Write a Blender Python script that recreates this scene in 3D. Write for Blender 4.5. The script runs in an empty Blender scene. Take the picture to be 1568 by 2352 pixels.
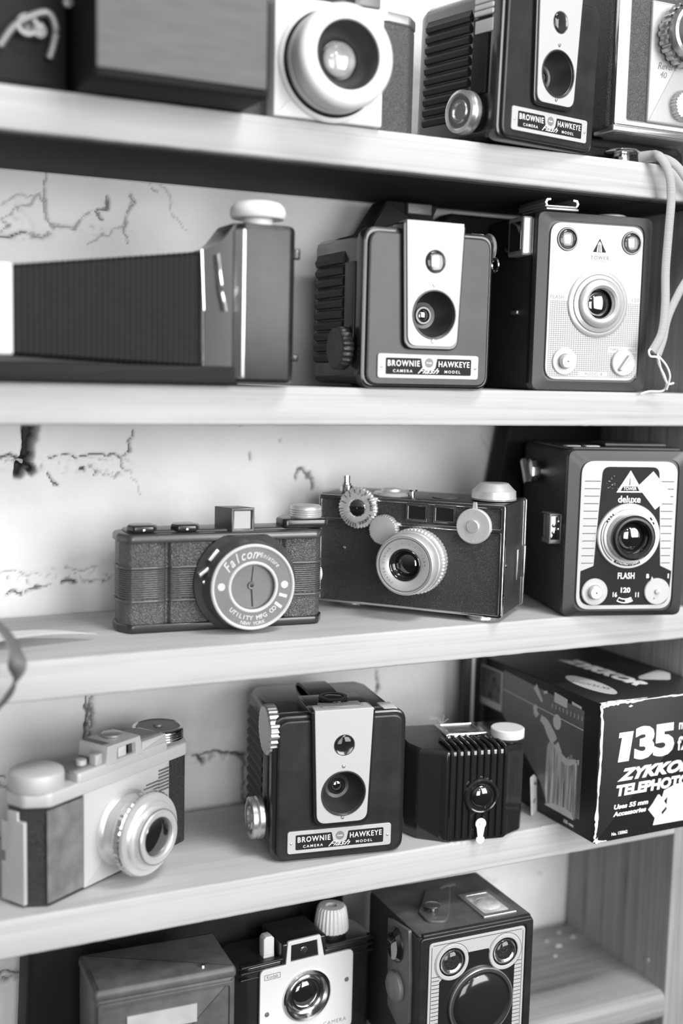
import bpy, bmesh, math, random
import numpy as np
from mathutils import Vector, Matrix, noise
R = math.radians
random.seed(7)
SC = bpy.context.scene
COL = SC.collection

# ------------------------------------------------------------------ camera, light, exposure
FPX = 2720.1
cam_d = bpy.data.cameras.new('camera')
cam_d.sensor_fit = 'VERTICAL'; cam_d.sensor_height = 36.0
cam_d.lens = FPX / 2352 * 36
cam_d.clip_start = 0.01
cam = bpy.data.objects.new('camera', cam_d); COL.objects.link(cam)
yaw, pit, rol = 0.4482, 0.1171, 0.0233
fw = Vector((math.sin(yaw) * math.cos(pit), math.cos(yaw) * math.cos(pit), -math.sin(pit)))
rt = Vector((math.cos(yaw), -math.sin(yaw), 0)); up = rt.cross(fw)
rt2 = math.cos(rol) * rt + math.sin(rol) * up; up2 = -math.sin(rol) * rt + math.cos(rol) * up
M = Matrix.Identity(4)
for i in range(3):
    M[i][0] = rt2[i]; M[i][1] = up2[i]; M[i][2] = -fw[i]
M[0][3], M[1][3], M[2][3] = 0.0, -0.6193, 0.0305
cam.matrix_world = M
cam_d.dof.use_dof = True; cam_d.dof.focus_distance = 0.735; cam_d.dof.aperture_fstop = 2.8
SC.camera = cam
SC.view_settings.view_transform = 'Standard'; SC.view_settings.look = 'None'
SC.view_settings.gamma = 1.0; SC.view_settings.use_curve_mapping = False
SC.view_settings.exposure = 0.0
SC.cycles.use_denoising = True
SC.cycles.max_bounces = 8

world = bpy.data.worlds.new('room_light'); SC.world = world; world.use_nodes = True
wn = world.node_tree; bg = wn.nodes['Background']
bg.inputs['Strength'].default_value = 1.0
_tc = wn.nodes.new('ShaderNodeTexCoord'); _sx = wn.nodes.new('ShaderNodeSeparateXYZ'); _cr = wn.nodes.new('ShaderNodeValToRGB')
wn.links.new(_tc.outputs['Generated'], _sx.inputs['Vector'])
_mr = wn.nodes.new('ShaderNodeMapRange'); _mr.inputs['From Min'].default_value = -1; _mr.inputs['From Max'].default_value = 1
wn.links.new(_sx.outputs['Z'], _mr.inputs['Value']); wn.links.new(_mr.outputs['Result'], _cr.inputs['Fac']); wn.links.new(_cr.outputs['Color'], bg.inputs['Color'])
_e = _cr.color_ramp.elements   # dark floor, grey walls, paler ceiling
_e[0].position = .40; _e[0].color = (.02, .02, .02, 1); _e[1].position = .75; _e[1].color = (.34, .34, .34, 1)
_q = _e.new(.53); _q.color = (.12, .12, .12, 1)

def area(name, loc, target, sx, sy, power):
    l = bpy.data.lights.new(name, 'AREA'); l.shape = 'RECTANGLE'; l.size = sx; l.size_y = sy; l.energy = power
    o = bpy.data.objects.new(name, l); COL.objects.link(o); o.location = loc
    o.rotation_euler = (Vector(target) - Vector(loc)).to_track_quat('-Z', 'Y').to_euler()
    return o
area('window_light', (1.05, -1.8, 0.28), (0.36, 0.0, -0.3), 1.0, 1.2, 39)
area('ceiling_light', (0.6, -0.8, 1.4), (0.35, 0.0, -0.1), 0.6, 0.35, 17)
area('added_fill_light', (-0.2, -2.0, -0.05), (0.4, 0.0, -0.3), 0.8, 1.0, 17)  # unseen fill light added at the front left to brighten the shelves
for _i, (_x, _z) in enumerate(((0.0, .9), (.5, 1.1), (.95, .85))):
    area('highlight_lamp', (_x, -1.9, _z), (.35, 0, -.1), .09, .09, 2)  # small lamps added to put highlights in the lens glass

# ------------------------------------------------------------------ materials
MATS = {}
def mat(name, col, rough=.5, metal=0., bump=None, bs=0., scale=400., spec=.5, coat=0., var=0., vscale=60., trans=0., ior=1.5):
    if name in MATS: return MATS[name]
    m = bpy.data.materials.new(name); m.use_nodes = True; nt = m.node_tree; N = nt.nodes; Lk = nt.links
    b = N['Principled BSDF']
    c = (col, col, col, 1)
    b.inputs['Base Color'].default_value = c; b.inputs['Roughness'].default_value = rough
    b.inputs['Metallic'].default_value = metal; b.inputs['Specular IOR Level'].default_value = spec
    b.inputs['Coat Weight'].default_value = coat; b.inputs['Coat Roughness'].default_value = .05
    b.inputs['Transmission Weight'].default_value = trans; b.inputs['IOR'].default_value = ior
    tc = N.new('ShaderNodeTexCoord')
    if var:
        n = N.new('ShaderNodeTexNoise'); n.inputs['Scale'].default_value = vscale; n.inputs['Detail'].default_value = 5
        Lk.new(tc.outputs['Object'], n.inputs['Vector'])
        r = N.new('ShaderNodeMapRange'); r.inputs['From Min'].default_value = .3; r.inputs['From Max'].default_value = .7
        r.inputs['To Min'].default_value = max(0, col * (1 - var)); r.inputs['To Max'].default_value = min(1, col * (1 + var))
        Lk.new(n.outputs['Fac'], r.inputs['Value']); Lk.new(r.outputs['Result'], b.inputs['Base Color'])
    if bump:
        bp = N.new('ShaderNodeBump'); bp.inputs['Strength'].default_value = bs; bp.inputs['Distance'].default_value = .0005
        if bump == 'leather':
            t = N.new('ShaderNodeTexVoronoi'); t.inputs['Scale'].default_value = scale; out = t.outputs['Distance']
            n2 = N.new('ShaderNodeTexNoise'); n2.inputs['Scale'].default_value = scale * .6; n2.inputs['Detail'].default_value = 3
            mx = N.new('ShaderNodeMixRGB'); mx.inputs['Fac'].default_value = .02
            Lk.new(tc.outputs['Object'], n2.inputs['Vector']); Lk.new(tc.outputs['Object'], mx.inputs['Color1'])
            Lk.new(n2.outputs['Color'], mx.inputs['Color2']); Lk.new(mx.outputs['Color'], t.inputs['Vector'])
        elif bump == 'brushed':
            mp = N.new('ShaderNodeMapping'); mp.inputs['Scale'].default_value = (40, 40, 2500)
            t = N.new('ShaderNodeTexNoise'); t.inputs['Scale'].default_value = 1
            Lk.new(tc.outputs['Object'], mp.inputs['Vector']); Lk.new(mp.outputs['Vector'], t.inputs['Vector']); out = t.outputs['Fac']
        else:
            t = N.new('ShaderNodeTexNoise'); t.inputs['Scale'].default_value = scale; t.inputs['Detail'].default_value = 4
            Lk.new(tc.outputs['Object'], t.inputs['Vector']); out = t.outputs['Fac']
        Lk.new(out, bp.inputs['Height']); Lk.new(bp.outputs['Normal'], b.inputs['Normal'])
    MATS[name] = m
    return m

def wood(name, lo, hi, axis='x', stain=0.):
    m = bpy.data.materials.new(name); m.use_nodes = True; nt = m.node_tree; N = nt.nodes; Lk = nt.links
    b = N['Principled BSDF']; b.inputs['Roughness'].default_value = .6; b.inputs['Specular IOR Level'].default_value = .25
    tc = N.new('ShaderNodeTexCoord')
    def noisy(sc, det, dist=0.):
        mp = N.new('ShaderNodeMapping'); mp.inputs['Scale'].default_value = sc if axis == 'x' else (sc[1], sc[2], sc[0])
        Lk.new(tc.outputs['Object'], mp.inputs['Vector'])
        t = N.new('ShaderNodeTexNoise'); t.inputs['Scale'].default_value = 1; t.inputs['Detail'].default_value = det
        t.inputs['Distortion'].default_value = dist
        Lk.new(mp.outputs['Vector'], t.inputs['Vector']); return t.outputs['Fac']
    g1 = noisy((3.2, 90, 300), 5, 1.0); g2 = noisy((9, 900, 1100), 3); g3 = noisy((9, 20, 26), 3, .5)
    a = N.new('ShaderNodeMath'); a.operation = 'MULTIPLY_ADD'; a.inputs[1].default_value = .45
    Lk.new(g1, a.inputs[0])
    a2 = N.new('ShaderNodeMath'); a2.operation = 'MULTIPLY_ADD'; a2.inputs[1].default_value = .2; Lk.new(g2, a2.inputs[0])
    a3 = N.new('ShaderNodeMath'); a3.operation = 'MULTIPLY'; a3.inputs[1].default_value = .35; Lk.new(g3, a3.inputs[0])
    Lk.new(a3.outputs[0], a2.inputs[2]); Lk.new(a2.outputs[0], a.inputs[2])
    r = N.new('ShaderNodeValToRGB'); e = r.color_ramp.elements
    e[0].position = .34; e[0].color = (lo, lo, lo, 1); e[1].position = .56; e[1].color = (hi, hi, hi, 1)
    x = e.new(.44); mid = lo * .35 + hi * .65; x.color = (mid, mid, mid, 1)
    Lk.new(a.outputs[0], r.inputs['Fac']); Lk.new(r.outputs['Color'], b.inputs['Base Color'])
    bp = N.new('ShaderNodeBump'); bp.inputs['Strength'].default_value = .25; bp.inputs['Distance'].default_value = .0005
    Lk.new(a.outputs[0], bp.inputs['Height']); Lk.new(bp.outputs['Normal'], b.inputs['Normal'])
    return m

M_PLAST = mat('black_bakelite', .018, .22, spec=.6, coat=.2, bump='noise', bs=.06, scale=60)
M_GRIP = mat('matt_black_bakelite', .02, .5, spec=.3)
M_PLAST2 = mat('worn_black_bakelite', .02, .34, spec=.4, var=.35, vscale=60, bump='noise', bs=.1, scale=120)
M_LEATH = mat('black_leatherette', .024, .42, bump='leather', bs=.9, scale=620, spec=.6)
M_LEATHF = mat('coarse_black_leatherette', .06, .36, bump='leather', bs=1., scale=420, spec=.8)
M_FALC = mat('greyed_bakelite', .055, .3, spec=.8, bump='noise', bs=.15, scale=150)
M_GREYL = mat('grey_pebbled_leather', .07, .5, bump='leather', bs=1., scale=420, spec=.5)
M_CASE = mat('dark_case_leather', .013, .65, bump='noise', bs=.3, scale=300, spec=.2)
M_PANELL = mat('worn_brown_leather', .16, .5, bump='noise', bs=.5, scale=150, var=.25, vscale=90, spec=.4)
M_BOXL = mat('scuffed_box_leather', .085, .45, bump='noise', bs=.3, scale=200, var=.3, vscale=70)
M_FACE = mat('pale_brushed_face', .50, .5, metal=.15, bump='noise', bs=.05, scale=900)
M_FACE2 = mat('satin_aluminium', .72, .33, metal=.55, bump='noise', bs=.05, scale=900, var=.06)
M_CHROME = mat('chrome', .72, .16, metal=1., bump='noise', bs=.05, scale=200)
M_DCHROME = mat('dull_chrome', .6, .3, metal=.85, bump='noise', bs=.1, scale=300)
M_TARN = mat('tarnished_metal', .3, .45, metal=.5, bump='noise', bs=.2, scale=200)
M_WHITE = mat('white_enamel', .8, .4)
M_IVORY = mat('ivory_plastic', .68, .35, bump='noise', bs=.05, scale=500)
M_BLACK = mat('flat_black_paint', .014, .6, spec=.2)
M_GLOSSB = mat('gloss_black_paint', .018, .12, spec=.6, coat=.3)
M_LENS = mat('dark_lens_glass', .012, .03, spec=1., coat=1., ior=1.7)
M_GLASS = mat('clear_finder_glass', .95, .02, trans=1., ior=1.5)
M_MIRROR = mat('silvered_finder_back', .45, .25, metal=1., bump='noise', bs=1., scale=350)
M_CONE = mat('satin_black_cone', .035, .34, spec=.7, bump='brushed', bs=.1)
M_GREYP = mat('grey_print', .2, .5)
M_LGREY = mat('light_grey_print', .55, .5)
M_PRINT = mat('white_print', .85, .5)
M_GREYM = mat('grey_lens_bezel', .16, .45, metal=.3, var=.1)
M_PAPER = mat('white_paper', .74, .7, bump='noise', bs=.15, scale=200)
M_CORD = mat('grey_braided_cord', .38, .75, bump='brushed', bs=.6)
M_STRAP = mat('grey_leather_strap', .12, .5, bump='noise', bs=.2, scale=300)
M_CARD = mat('black_printed_card', .015, .45, spec=.35, coat=.0, bump='noise', bs=.1, scale=150)
M_WORN = mat('worn_bare_card', .75, .8, var=.15, vscale=300)
M_INK = mat('black_ink', .02, .6)
M_SHELF = wood('pale_pine', .33, .50)
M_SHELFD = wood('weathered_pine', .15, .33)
M_POST = wood('post_pine', .12, .36, 'z')

# ------------------------------------------------------------------ geometry helpers (all in millimetres)
def rpoly(pts, r, n=6):
    """round the corners of a polygon; r scalar or list"""
    out = []; k = len(pts)
    for i in range(k):
        p0, p1, p2 = Vector(pts[i - 1]), Vector(pts[i]), Vector(pts[(i + 1) % k])
        ri = r[i] if isinstance(r, (list, tuple)) else r
        if ri <= 0.01: out.append(tuple(p1)); continue
        a = (p0 - p1).normalized(); b = (p2 - p1).normalized()
        ang = a.angle(b); d = min(ri / math.tan(ang / 2), (p0 - p1).length * .49, (p2 - p1).length * .49)
        s, e = p1 + a * d, p1 + b * d
        for j in range(n + 1):
            t = j / n
            q = s * (1 - t) ** 2 + p1 * 2 * t * (1 - t) + e * t * t
            q = q * .55 + (s.lerp(e, t) + (p1 - s.lerp(e, .5)) * (4 * t * (1 - t)) * .5) * .45
            out.append((q.x, q.y))
    return out
def rrect(x0, x1, z0, z1, r, n=6): return rpoly([(x0, z0), (x1, z0), (x1, z1), (x0, z1)], r, n)
def circ(cx, cz, r, n=48, rz=None):
    return [(cx + r * math.cos(2 * math.pi * i / n), cz + (rz or r) * math.sin(2 * math.pi * i / n)) for i in range(n)]
PL = {'F': lambda u, v, d: (u, d, v), 'L': lambda u, v, d: (d, u, v), 'T': lambda u, v, d: (u, v, d)}

class G:
    def __init__(s): s.v = []; s.f = []
    def add(s, vs, fs):
        o = len(s.v); s.v += [tuple(q) for q in vs]; s.f += [tuple(i + o for i in f) for f in fs]; return s
    def ext(s, outl, d0, d1, plane='F', bev=0., bev1=None, seg=3):
        """solid prism of a convex-ish outline between depths d0, d1 with rounded rims"""
        mp = PL[plane]; n = len(outl); P = [Vector(q) for q in outl]
        ar = sum(P[i].x * P[(i + 1) % n].y - P[(i + 1) % n].x * P[i].y for i in range(n))
        if ar < 0: P = P[::-1]
        nr = []
        for i in range(n):
            t1 = (P[i] - P[i - 1]); t2 = (P[(i + 1) % n] - P[i])
            t1 = t1.normalized() if t1.length > 1e-9 else t2.normalized(); t2 = t2.normalized() if t2.length > 1e-9 else t1
            m = (t1 + t2); m = m.normalized() if m.length > 1e-6 else t1
            c = max(.5, m.dot(t1)); nr.append(Vector((-m.y, m.x)) / c)
        b1 = bev if bev1 is None else bev1; rings = []
        sg = 1 if d1 > d0 else -1
        if bev > 0:
            for k in range(seg + 1):
                a = math.pi / 2 * k / seg; rings.append((bev * (1 - math.sin(a)), d0 + sg * bev * (1 - math.cos(a))))
        else: rings.append((0, d0))
        if b1 > 0:
            for k in range(seg, -1, -1):
                a = math.pi / 2 * k / seg; rings.append((b1 * (1 - math.sin(a)), d1 - sg * b1 * (1 - math.cos(a))))
        else: rings.append((0, d1))
        vs = []
        for ins, d in rings:
            for i in range(n):
                q = P[i] + nr[i] * ins; vs.append(mp(q.x, q.y, d))
        fs = []
        for k in range(len(rings) - 1):
            for i in range(n):
                j = (i + 1) % n; fs.append((k * n + i, k * n + j, (k + 1) * n + j, (k + 1) * n + i))
        fs.append(tuple(range(n))); o = (len(rings) - 1) * n; fs.append(tuple(o + i for i in range(n)))
        return s.add(vs, fs)
    def box(s, x0, x1, y0, y1, z0, z1, bev=0., r=None):
        return s.ext(rrect(x0, x1, z0, z1, r if r is not None else bev, 4) if (r or bev) else [(x0, z0), (x1, z0), (x1, z1), (x0, z1)], y0, y1, 'F', bev)
    def plate(s, outl, d0, d1, plane='F', holes=(), bev=.25):
        """flat piece with holes (filled curve)"""
        cu = bpy.data.curves.new('t', 'CURVE'); cu.dimensions = '2D'; cu.fill_mode = 'BOTH'
        th = abs(d1 - d0); bev = min(bev, th * .45)
        cu.extrude = th / 2 - bev; cu.bevel_depth = bev; cu.bevel_resolution = 1; cu.offset = -bev
        for pl in [outl] + list(holes):
            sp = cu.splines.new('POLY'); sp.points.add(len(pl) - 1)
            for i, q in enumerate(pl): sp.points[i].co = (q[0], q[1], 0, 1)
            sp.use_cyclic_u = True
        return s._curve(cu, lambda v: PL[plane](v.x, v.y, (d0 + d1) / 2 + v.z))
    def _curve(s, cu, fn):
        o = bpy.data.objects.new('t', cu); COL.objects.link(o)
        dg = bpy.context.evaluated_depsgraph_get(); me = bpy.data.meshes.new_from_object(o.evaluated_get(dg))
        s.add([fn(v.co) for v in me.vertices], [tuple(p.vertices) for p in me.polygons])
        bpy.data.objects.remove(o); bpy.data.curves.remove(cu); bpy.data.meshes.remove(me)
        return s
    def text(s, tx, u, v, size, d, plane='F', bold=0., shear=0., sx=1., sz=1., rot=0., align='CENTER', th=.12, track=1., fitw=0.):
        """size = cap height in mm"""
        cu = bpy.data.curves.new('t', 'FONT'); cu.body = tx; cu.size = size / .70; cu.shear = shear; cu.offset = bold * size * .05
        cu.extrude = th; cu.align_x = align; cu.align_y = 'CENTER'; cu.space_character = track; cu.resolution_u = 3
        c, sn = math.cos(R(rot)), math.sin(R(rot))
        lo = off = 0.
        if fitw:
            k0 = len(s.v), len(s.f); keep = cu.copy(); s._curve(keep, lambda q: (q.x, 0, 0)); xs_ = [q[0] for q in s.v[k0[0]:]]
            s.v = s.v[:k0[0]]; s.f = s.f[:k0[1]]; lo, hi_ = min(xs_), max(xs_); sx = fitw / (hi_ - lo); off = 0 if align == 'LEFT' else -fitw / 2
        def fn(q):
            a, b = ((q.x - lo) * sx + off) if fitw else q.x * sx, q.y * sz
            a, b = a * c - b * sn, a * sn + b * c
            if plane == 'F': return (u + a, d - q.z, v + b)
            if plane == 'T': return (u + a, v + b, d + q.z)
            return (d + q.z, u - a, v + b)
        return s._curve(cu, fn)
    def lathe(s, prof, c, axis='y', n=48, sq=0, amp=0., caps=True):
        """profile [(radius, along)], revolved about an axis through c; sq teeth of amplitude amp"""
        vs = []; fs = []; m = len(prof); tips = {}
        for k, (r, a) in enumerate(prof):
            for i in range(n):
                t = 2 * math.pi * i / n; rr = r
                if sq and r > amp * 3: rr = r - amp * (.5 + .5 * (1 if (i * sq * 2 // n) % 2 else -1))
                x, z = rr * math.cos(t), rr * math.sin(t)
                vs.append({'y': (c[0] + x, c[1] + a, c[2] + z), 'z': (c[0] + x, c[1] + z, c[2] + a), 'x': (c[0] + a, c[1] + x, c[2] + z)}[axis])
        for k in range(m - 1):
            for i in range(n):
                j = (i + 1) % n; fs.append((k * n + i, k * n + j, (k + 1) * n + j, (k + 1) * n + i))
        if caps and prof[0][0] > 1e-5: fs.append(tuple(range(n)))
        if caps and prof[-1][0] > 1e-5: fs.append(tuple((m - 1) * n + i for i in range(n)))
        return s.add(vs, fs)
    def ring(s, r0, r1, a0, a1, c, axis='y', n=48, bev=.4, **k):
        """closed annulus r0<r<r1 between a0 and a1"""
        b = min(bev, (r1 - r0) * .4, abs(a1 - a0) * .4); sg = 1 if a1 > a0 else -1
        pr = [(r0, a1), (r0, a0 + sg * b), (r0 + b, a0), (r1 - b, a0), (r1, a0 + sg * b), (r1, a1 - sg * b), (r1 - b, a1), (r0, a1)]
        o = len(s.v); s.lathe(pr, c, axis, n, **k)
        s.f = [f for f in s.f if not (len(f) == n and min(f) >= o)]; return s
    def dome(s, r, h, a, c, axis='y', n=40, k=7, back=.6):
        """lens cap bulging towards negative axis by h; rim at a"""
        sg = -1
        pr = [(max(r * math.sin(math.pi / 2 * i / k), 1e-7), a + sg * h * math.cos(math.pi / 2 * i / k)) for i in range(k + 1)]
        pr += [(r, a + back)]
        return s.lathe(pr, c, axis, n)
    def tube(s, pts, r, n=8, flat=1., side=(0, 0, 1)):
        P = [Vector(q) for q in pts]; vs = []; fs = []; m = len(P)
        for k in range(m):
            t = (P[min(k + 1, m - 1)] - P[max(k - 1, 0)]).normalized(); u = t.cross(Vector(side))
            if u.length < 1e-3: u = t.cross(Vector((0, 1, 0)))
            u.normalize(); w = t.cross(u)
            for i in range(n):
                a = 2 * math.pi * i / n; vs.append(P[k] + u * r * math.cos(a) + w * r * flat * math.sin(a))
        for k in range(m - 1):
            for i in range(n):
                j = (i + 1) % n; fs.append((k * n + i, k * n + j, (k + 1) * n + j, (k + 1) * n + i))
        fs.append(tuple(range(n))); fs.append(tuple((m - 1) * n + i for i in range(n)))
        return s.add(vs, fs)
    def xf(s, fn):
        s.v = [fn(*q) for q in s.v]; return s
    def out(s, name, m, parent=None, label=None, flat=False, mm=.001, ang=38):
        me = bpy.data.meshes.new(name); me.from_pydata([(a * mm, b * mm, c * mm) for a, b, c in s.v], [], s.f); me.update()
        bm = bmesh.new(); bm.from_mesh(me); bmesh.ops.recalc_face_normals(bm, faces=bm.faces); bm.to_mesh(me); bm.free()
        if not flat:
            me.shade_smooth(); me.set_sharp_from_angle(angle=R(ang))
        me.materials.append(m)
        o = bpy.data.objects.new(name, me); COL.objects.link(o)
        if parent: o.parent = parent
        if label: o['label'] = label
        return o

def smooth(pts, k=6):
    """Catmull-Rom through points"""
    P = [Vector(q) for q in pts]; out = []
    for i in range(len(P) - 1):
        a, b, c, d = P[max(i - 1, 0)], P[i], P[i + 1], P[min(i + 2, len(P) - 1)]
        for j in range(k):
            t = j / k
            out.append(.5 * ((2 * b) + (c - a) * t + (2 * a - 5 * b + 4 * c - d) * t * t + (3 * b - a - 3 * c + d) * t ** 3))
    out.append(P[-1]); return out

def thing(name, label, cat, x=0, y=0, z=0, rz=0., group=None, kind=None, rx=0.):
    o = bpy.data.objects.new(name, None); COL.objects.link(o); o.empty_display_size = .02
    o.location = (x, y, z); o.rotation_euler = (R(rx), 0, R(rz)); o['label'] = label; o['category'] = cat
    if group: o['group'] = group
    if kind: o['kind'] = kind
    return o
def tag(o, label, cat, group=None, kind=None):
    o['label'] = label; o['category'] = cat
    if group: o['group'] = group
    if kind: o['kind'] = kind
    return o

TA, TB, TC, TD, TE = .16846, .022, -.12415, -.26485, -.40409
DEP, WALL, XR = .113, .122, .5635

# ------------------------------------------------------------------ back wall: painted brick with cracks
def to_wall(q, Y=WALL):
    d = ((q[0] - 784) / FPX) * rt2 - ((q[1] - 1176) / FPX) * up2 + fw
    o = Vector((0, -.6193, .0305)); p = o + d * ((Y - o.y) / d.y); return (p.x, p.z)
CR = [  # measured crack lines: points, half width mm, depth mm, roughness of the edge
 ([(105, 380), (104, 420), (106, 470), (108, 500), (116, 518), (170, 525), (205, 480)], .7, 1.6),
 ([(107, 470), (90, 447), (62, 470), (35, 480), (0, 500)], .6, 1.2), ([(0, 470), (40, 445), (75, 452)], .4, .8),
 ([(250, 452), (246, 478), (220, 486), (226, 500), (236, 508)], 1.0, 2.5), ([(0, 540), (30, 540), (60, 537)], 1.2, 3),
 ([(80, 543), (100, 546), (114, 539)], .8, 2), ([(298, 445), (308, 462), (292, 490), (284, 530), (292, 560)], .8, 1.8),
 ([(305, 455), (280, 520), (200, 560)], .4, .8), ([(0, 500), (20, 515), (0, 530)], .8, 1.6), ([(342, 420), (360, 440)], .6, 1.2),
 ([(350, 400), (385, 440), (400, 500), (430, 530)], .4, .5),
 ([(68, 975), (66, 1020), (60, 1060), (40, 1088)], 4.2, 12), ([(60, 1060), (76, 1085)], 2.5, 8), ([(0, 1055), (20, 1043), (45, 1050)], 1., 3),
 ([(110, 1047), (150, 1047), (205, 1045), (240, 1044), (275, 1048), (299, 1037), (297, 1010), (308, 985)], .8, 3.),
 ([(275, 1047), (283, 1075)], .6, 2), ([(105, 1088), (120, 1098), (128, 1115)], 1., 3), ([(186, 1078), (192, 1080)], 1.3, 4),
 ([(220, 1088), (226, 1082)], .8, 3), ([(240, 1090), (262, 1092), (275, 1082)], .5, 1.5), ([(285, 1080), (318, 1105), (320, 1135)], .3, .6),
 ([(15, 1366), (35, 1359), (45, 1364)], 1., 3), ([(58, 1362), (80, 1350), (95, 1349)], .8, 2.5), ([(95, 1348), (115, 1343)], .6, 1.5),
 ([(140, 1339), (160, 1334), (172, 1336)], 1., 3), ([(190, 1336), (215, 1334), (245, 1333)], .6, 2),
 ([(0, 1315), (25, 1306), (60, 1318), (90, 1320)], .4, .8), ([(150, 1300), (190, 1312), (225, 1296)], .4, .8),
 ([(572, 1040), (573, 1055)], .6, 2), ([(680, 1100), (683, 1080), (697, 1078), (712, 1092), (719, 1120)], .9, 2.6), ([(645, 1008), (646, 1012)], .8, 2),
 ([(706, 1094), (718, 1095)], 1., 2), ([(520, 965), (560, 985)], .3, .5),
 ([(197, 1600), (200, 1640), (196, 1680), (200, 1720)], 1.2, 3), ([(212, 1600), (205, 1625), (211, 1650), (205, 1690)], .8, 2),
 ([(440, 1735), (458, 1738), (480, 1730), (520, 1732), (565, 1735)], 1., 3), ([(462, 1742), (470, 1748)], 1.5, 4),
 ([(566, 1738), (560, 1790), (566, 1850), (562, 1880)], .9, 2.5), ([(565, 1870), (552, 1890)], 1., 3),
 ([(862, 1535), (865, 1560), (868, 1590)], .8, 3), ([(0, 2240), (25, 2236), (55, 2244)], 1., 3), ([(10, 2250), (40, 2250)], .8, 2.5),
 ([(1240, 2003), (1243, 2006)], 1., 2), ([(1120, 2020), (1130, 2030), (1142, 2022)], .5, 1),
 ([(0, 1785), (15, 1787)], .8, 2), ([(0, 1800), (20, 1810)], .6, 1.5),
 ([(1105, 1000), (1140, 1080)], .3, .4), ([(700, 1500), (705, 1520)], .4, 1)]
BANDS = [  # broad mortar joints: polyline, half width mm, depth mm
 ([(-250, 1065), (285, 1068)], 5.5, 1.6), ([(-250, 1335), (270, 1318)], 5., 1.0), ([(204, 1585), (204, 1730)], 3.5, 2.0),
 ([(430, 1740), (570, 1738)], 4., 1.6), ([(563, 1735), (562, 1890)], 3., 1.4), ([(-80, 2242), (60, 2240)], 5., 1.8),
 ([(-200, 540), (110, 540)], 4., 1.0), ([(25, 470), (60, 520)], 5, 1.4), ([(120, 520), (300, 540)], 3, .7)]
def build_wall():
    x0, x1, z0, z1, st = -.42, .60, -.56, .40, .0012
    nx, nz = int((x1 - x0) / st), int((z1 - z0) / st)
    X, Z = np.meshgrid(np.linspace(x0, x1, nx), np.linspace(z0, z1, nz))
    rs = np.random.RandomState(3)
    def vnoise(scale):
        gx, gz = int((x1 - x0) / scale) + 3, int((z1 - z0) / scale) + 3
        g = rs.rand(gz, gx); u = (X - x0) / scale; v = (Z - z0) / scale
        i = u.astype(int); j = v.astype(int); a = u - i; b = v - j; a = a * a * (3 - 2 * a); b = b * b * (3 - 2 * b)
        return (g[j, i] * (1 - a) + g[j, i + 1] * a) * (1 - b) + (g[j + 1, i] * (1 - a) + g[j + 1, i + 1] * a) * b
    n1, n2, n3, n4 = vnoise(.05), vnoise(.014), vnoise(.004), vnoise(.002)
    dep = (n1 - .5) * .0022 + (n2 - .5) * .0005 + (n3 - .5) * .00015
    dirt_shade = np.zeros_like(X)
    wx, wz = X + (n3 - .5) * .0028 + (n4 - .5) * .001, Z + (n4 - .5) * .0014 + (vnoise(.005) - .5) * .0028
    def dist(pts):
        d = np.full(X.shape, 9.)
        W = [to_wall(q) for q in pts]
        for (ax, az), (bx, bz) in zip(W[:-1], W[1:]):
            L2 = (bx - ax) ** 2 + (bz - az) ** 2 + 1e-12
            t = np.clip(((wx - ax) * (bx - ax) + (wz - az) * (bz - az)) / L2, 0, 1)
            d = np.minimum(d, np.hypot(wx - ax - t * (bx - ax), wz - az - t * (bz - az)))
        return d
    for pts, w, dp in BANDS:
        s = np.clip(1.3 - dist(pts) / (w * .001), 0, 1); s = s * s * (3 - 2 * s)
        dep += s * (dp * .35 + dp * 1.3 * (n3 * .6 + n4 * .5 - .1)) * .001
        dirt_shade = np.maximum(dirt_shade, s * np.clip((n3 * .5 + n4 * .6 - .68) * 2.4, 0, .5))
    for pts, w, dp in CR:
        w2 = w * (.25 + .75 * n2)
        s = np.clip(1.5 - dist(pts) / (w2 * .001 + .00025), 0, 1)
        dep += s * dp * .001; dirt_shade = np.maximum(dirt_shade, s * min(1, .25 + dp * .22))  # painted shade: deeper cracks take a darker colour
    V = np.stack([X.ravel() * 1, (WALL + dep).ravel(), Z.ravel()], -1)
    idx = np.arange(nx * nz).reshape(nz, nx)
    F = np.stack([idx[:-1, :-1], idx[:-1, 1:], idx[1:, 1:], idx[1:, :-1]], -1).reshape(-1, 4)
    me = bpy.data.meshes.new('wall_back'); me.vertices.add(len(V)); me.vertices.foreach_set('co', V.ravel())
    me.loops.add(F.size); me.loops.foreach_set('vertex_index', F.ravel().astype(np.int32)); me.polygons.add(len(F))
    me.polygons.foreach_set('loop_start', np.arange(0, F.size, 4, dtype=np.int32)); me.update(calc_edges=True); me.shade_smooth()
    at = me.attributes.new('dirt_shade', 'FLOAT', 'POINT'); at.data.foreach_set('value', dirt_shade.ravel().astype(np.float32))
    m = mat('painted_brick', .70, .6, bump='noise', bs=.5, scale=260, spec=.3); nt = m.node_tree
    b = nt.nodes['Principled BSDF']; a = nt.nodes.new('ShaderNodeAttribute'); a.attribute_name = 'dirt_shade'
    tc = nt.nodes['Texture Coordinate']; ns = nt.nodes.new('ShaderNodeTexNoise'); ns.inputs['Scale'].default_value = 14; ns.inputs['Detail'].default_value = 6
    nt.links.new(tc.outputs['Object'], ns.inputs['Vector'])
    r = nt.nodes.new('ShaderNodeMapRange'); r.inputs['From Min'].default_value = .35; r.inputs['From Max'].default_value = .65
    r.inputs['To Min'].default_value = .72; r.inputs['To Max'].default_value = .83; nt.links.new(ns.outputs['Fac'], r.inputs['Value'])
    mx = nt.nodes.new('ShaderNodeMixRGB'); mx.inputs['Color2'].default_value = (.03, .03, .03, 1)
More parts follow.
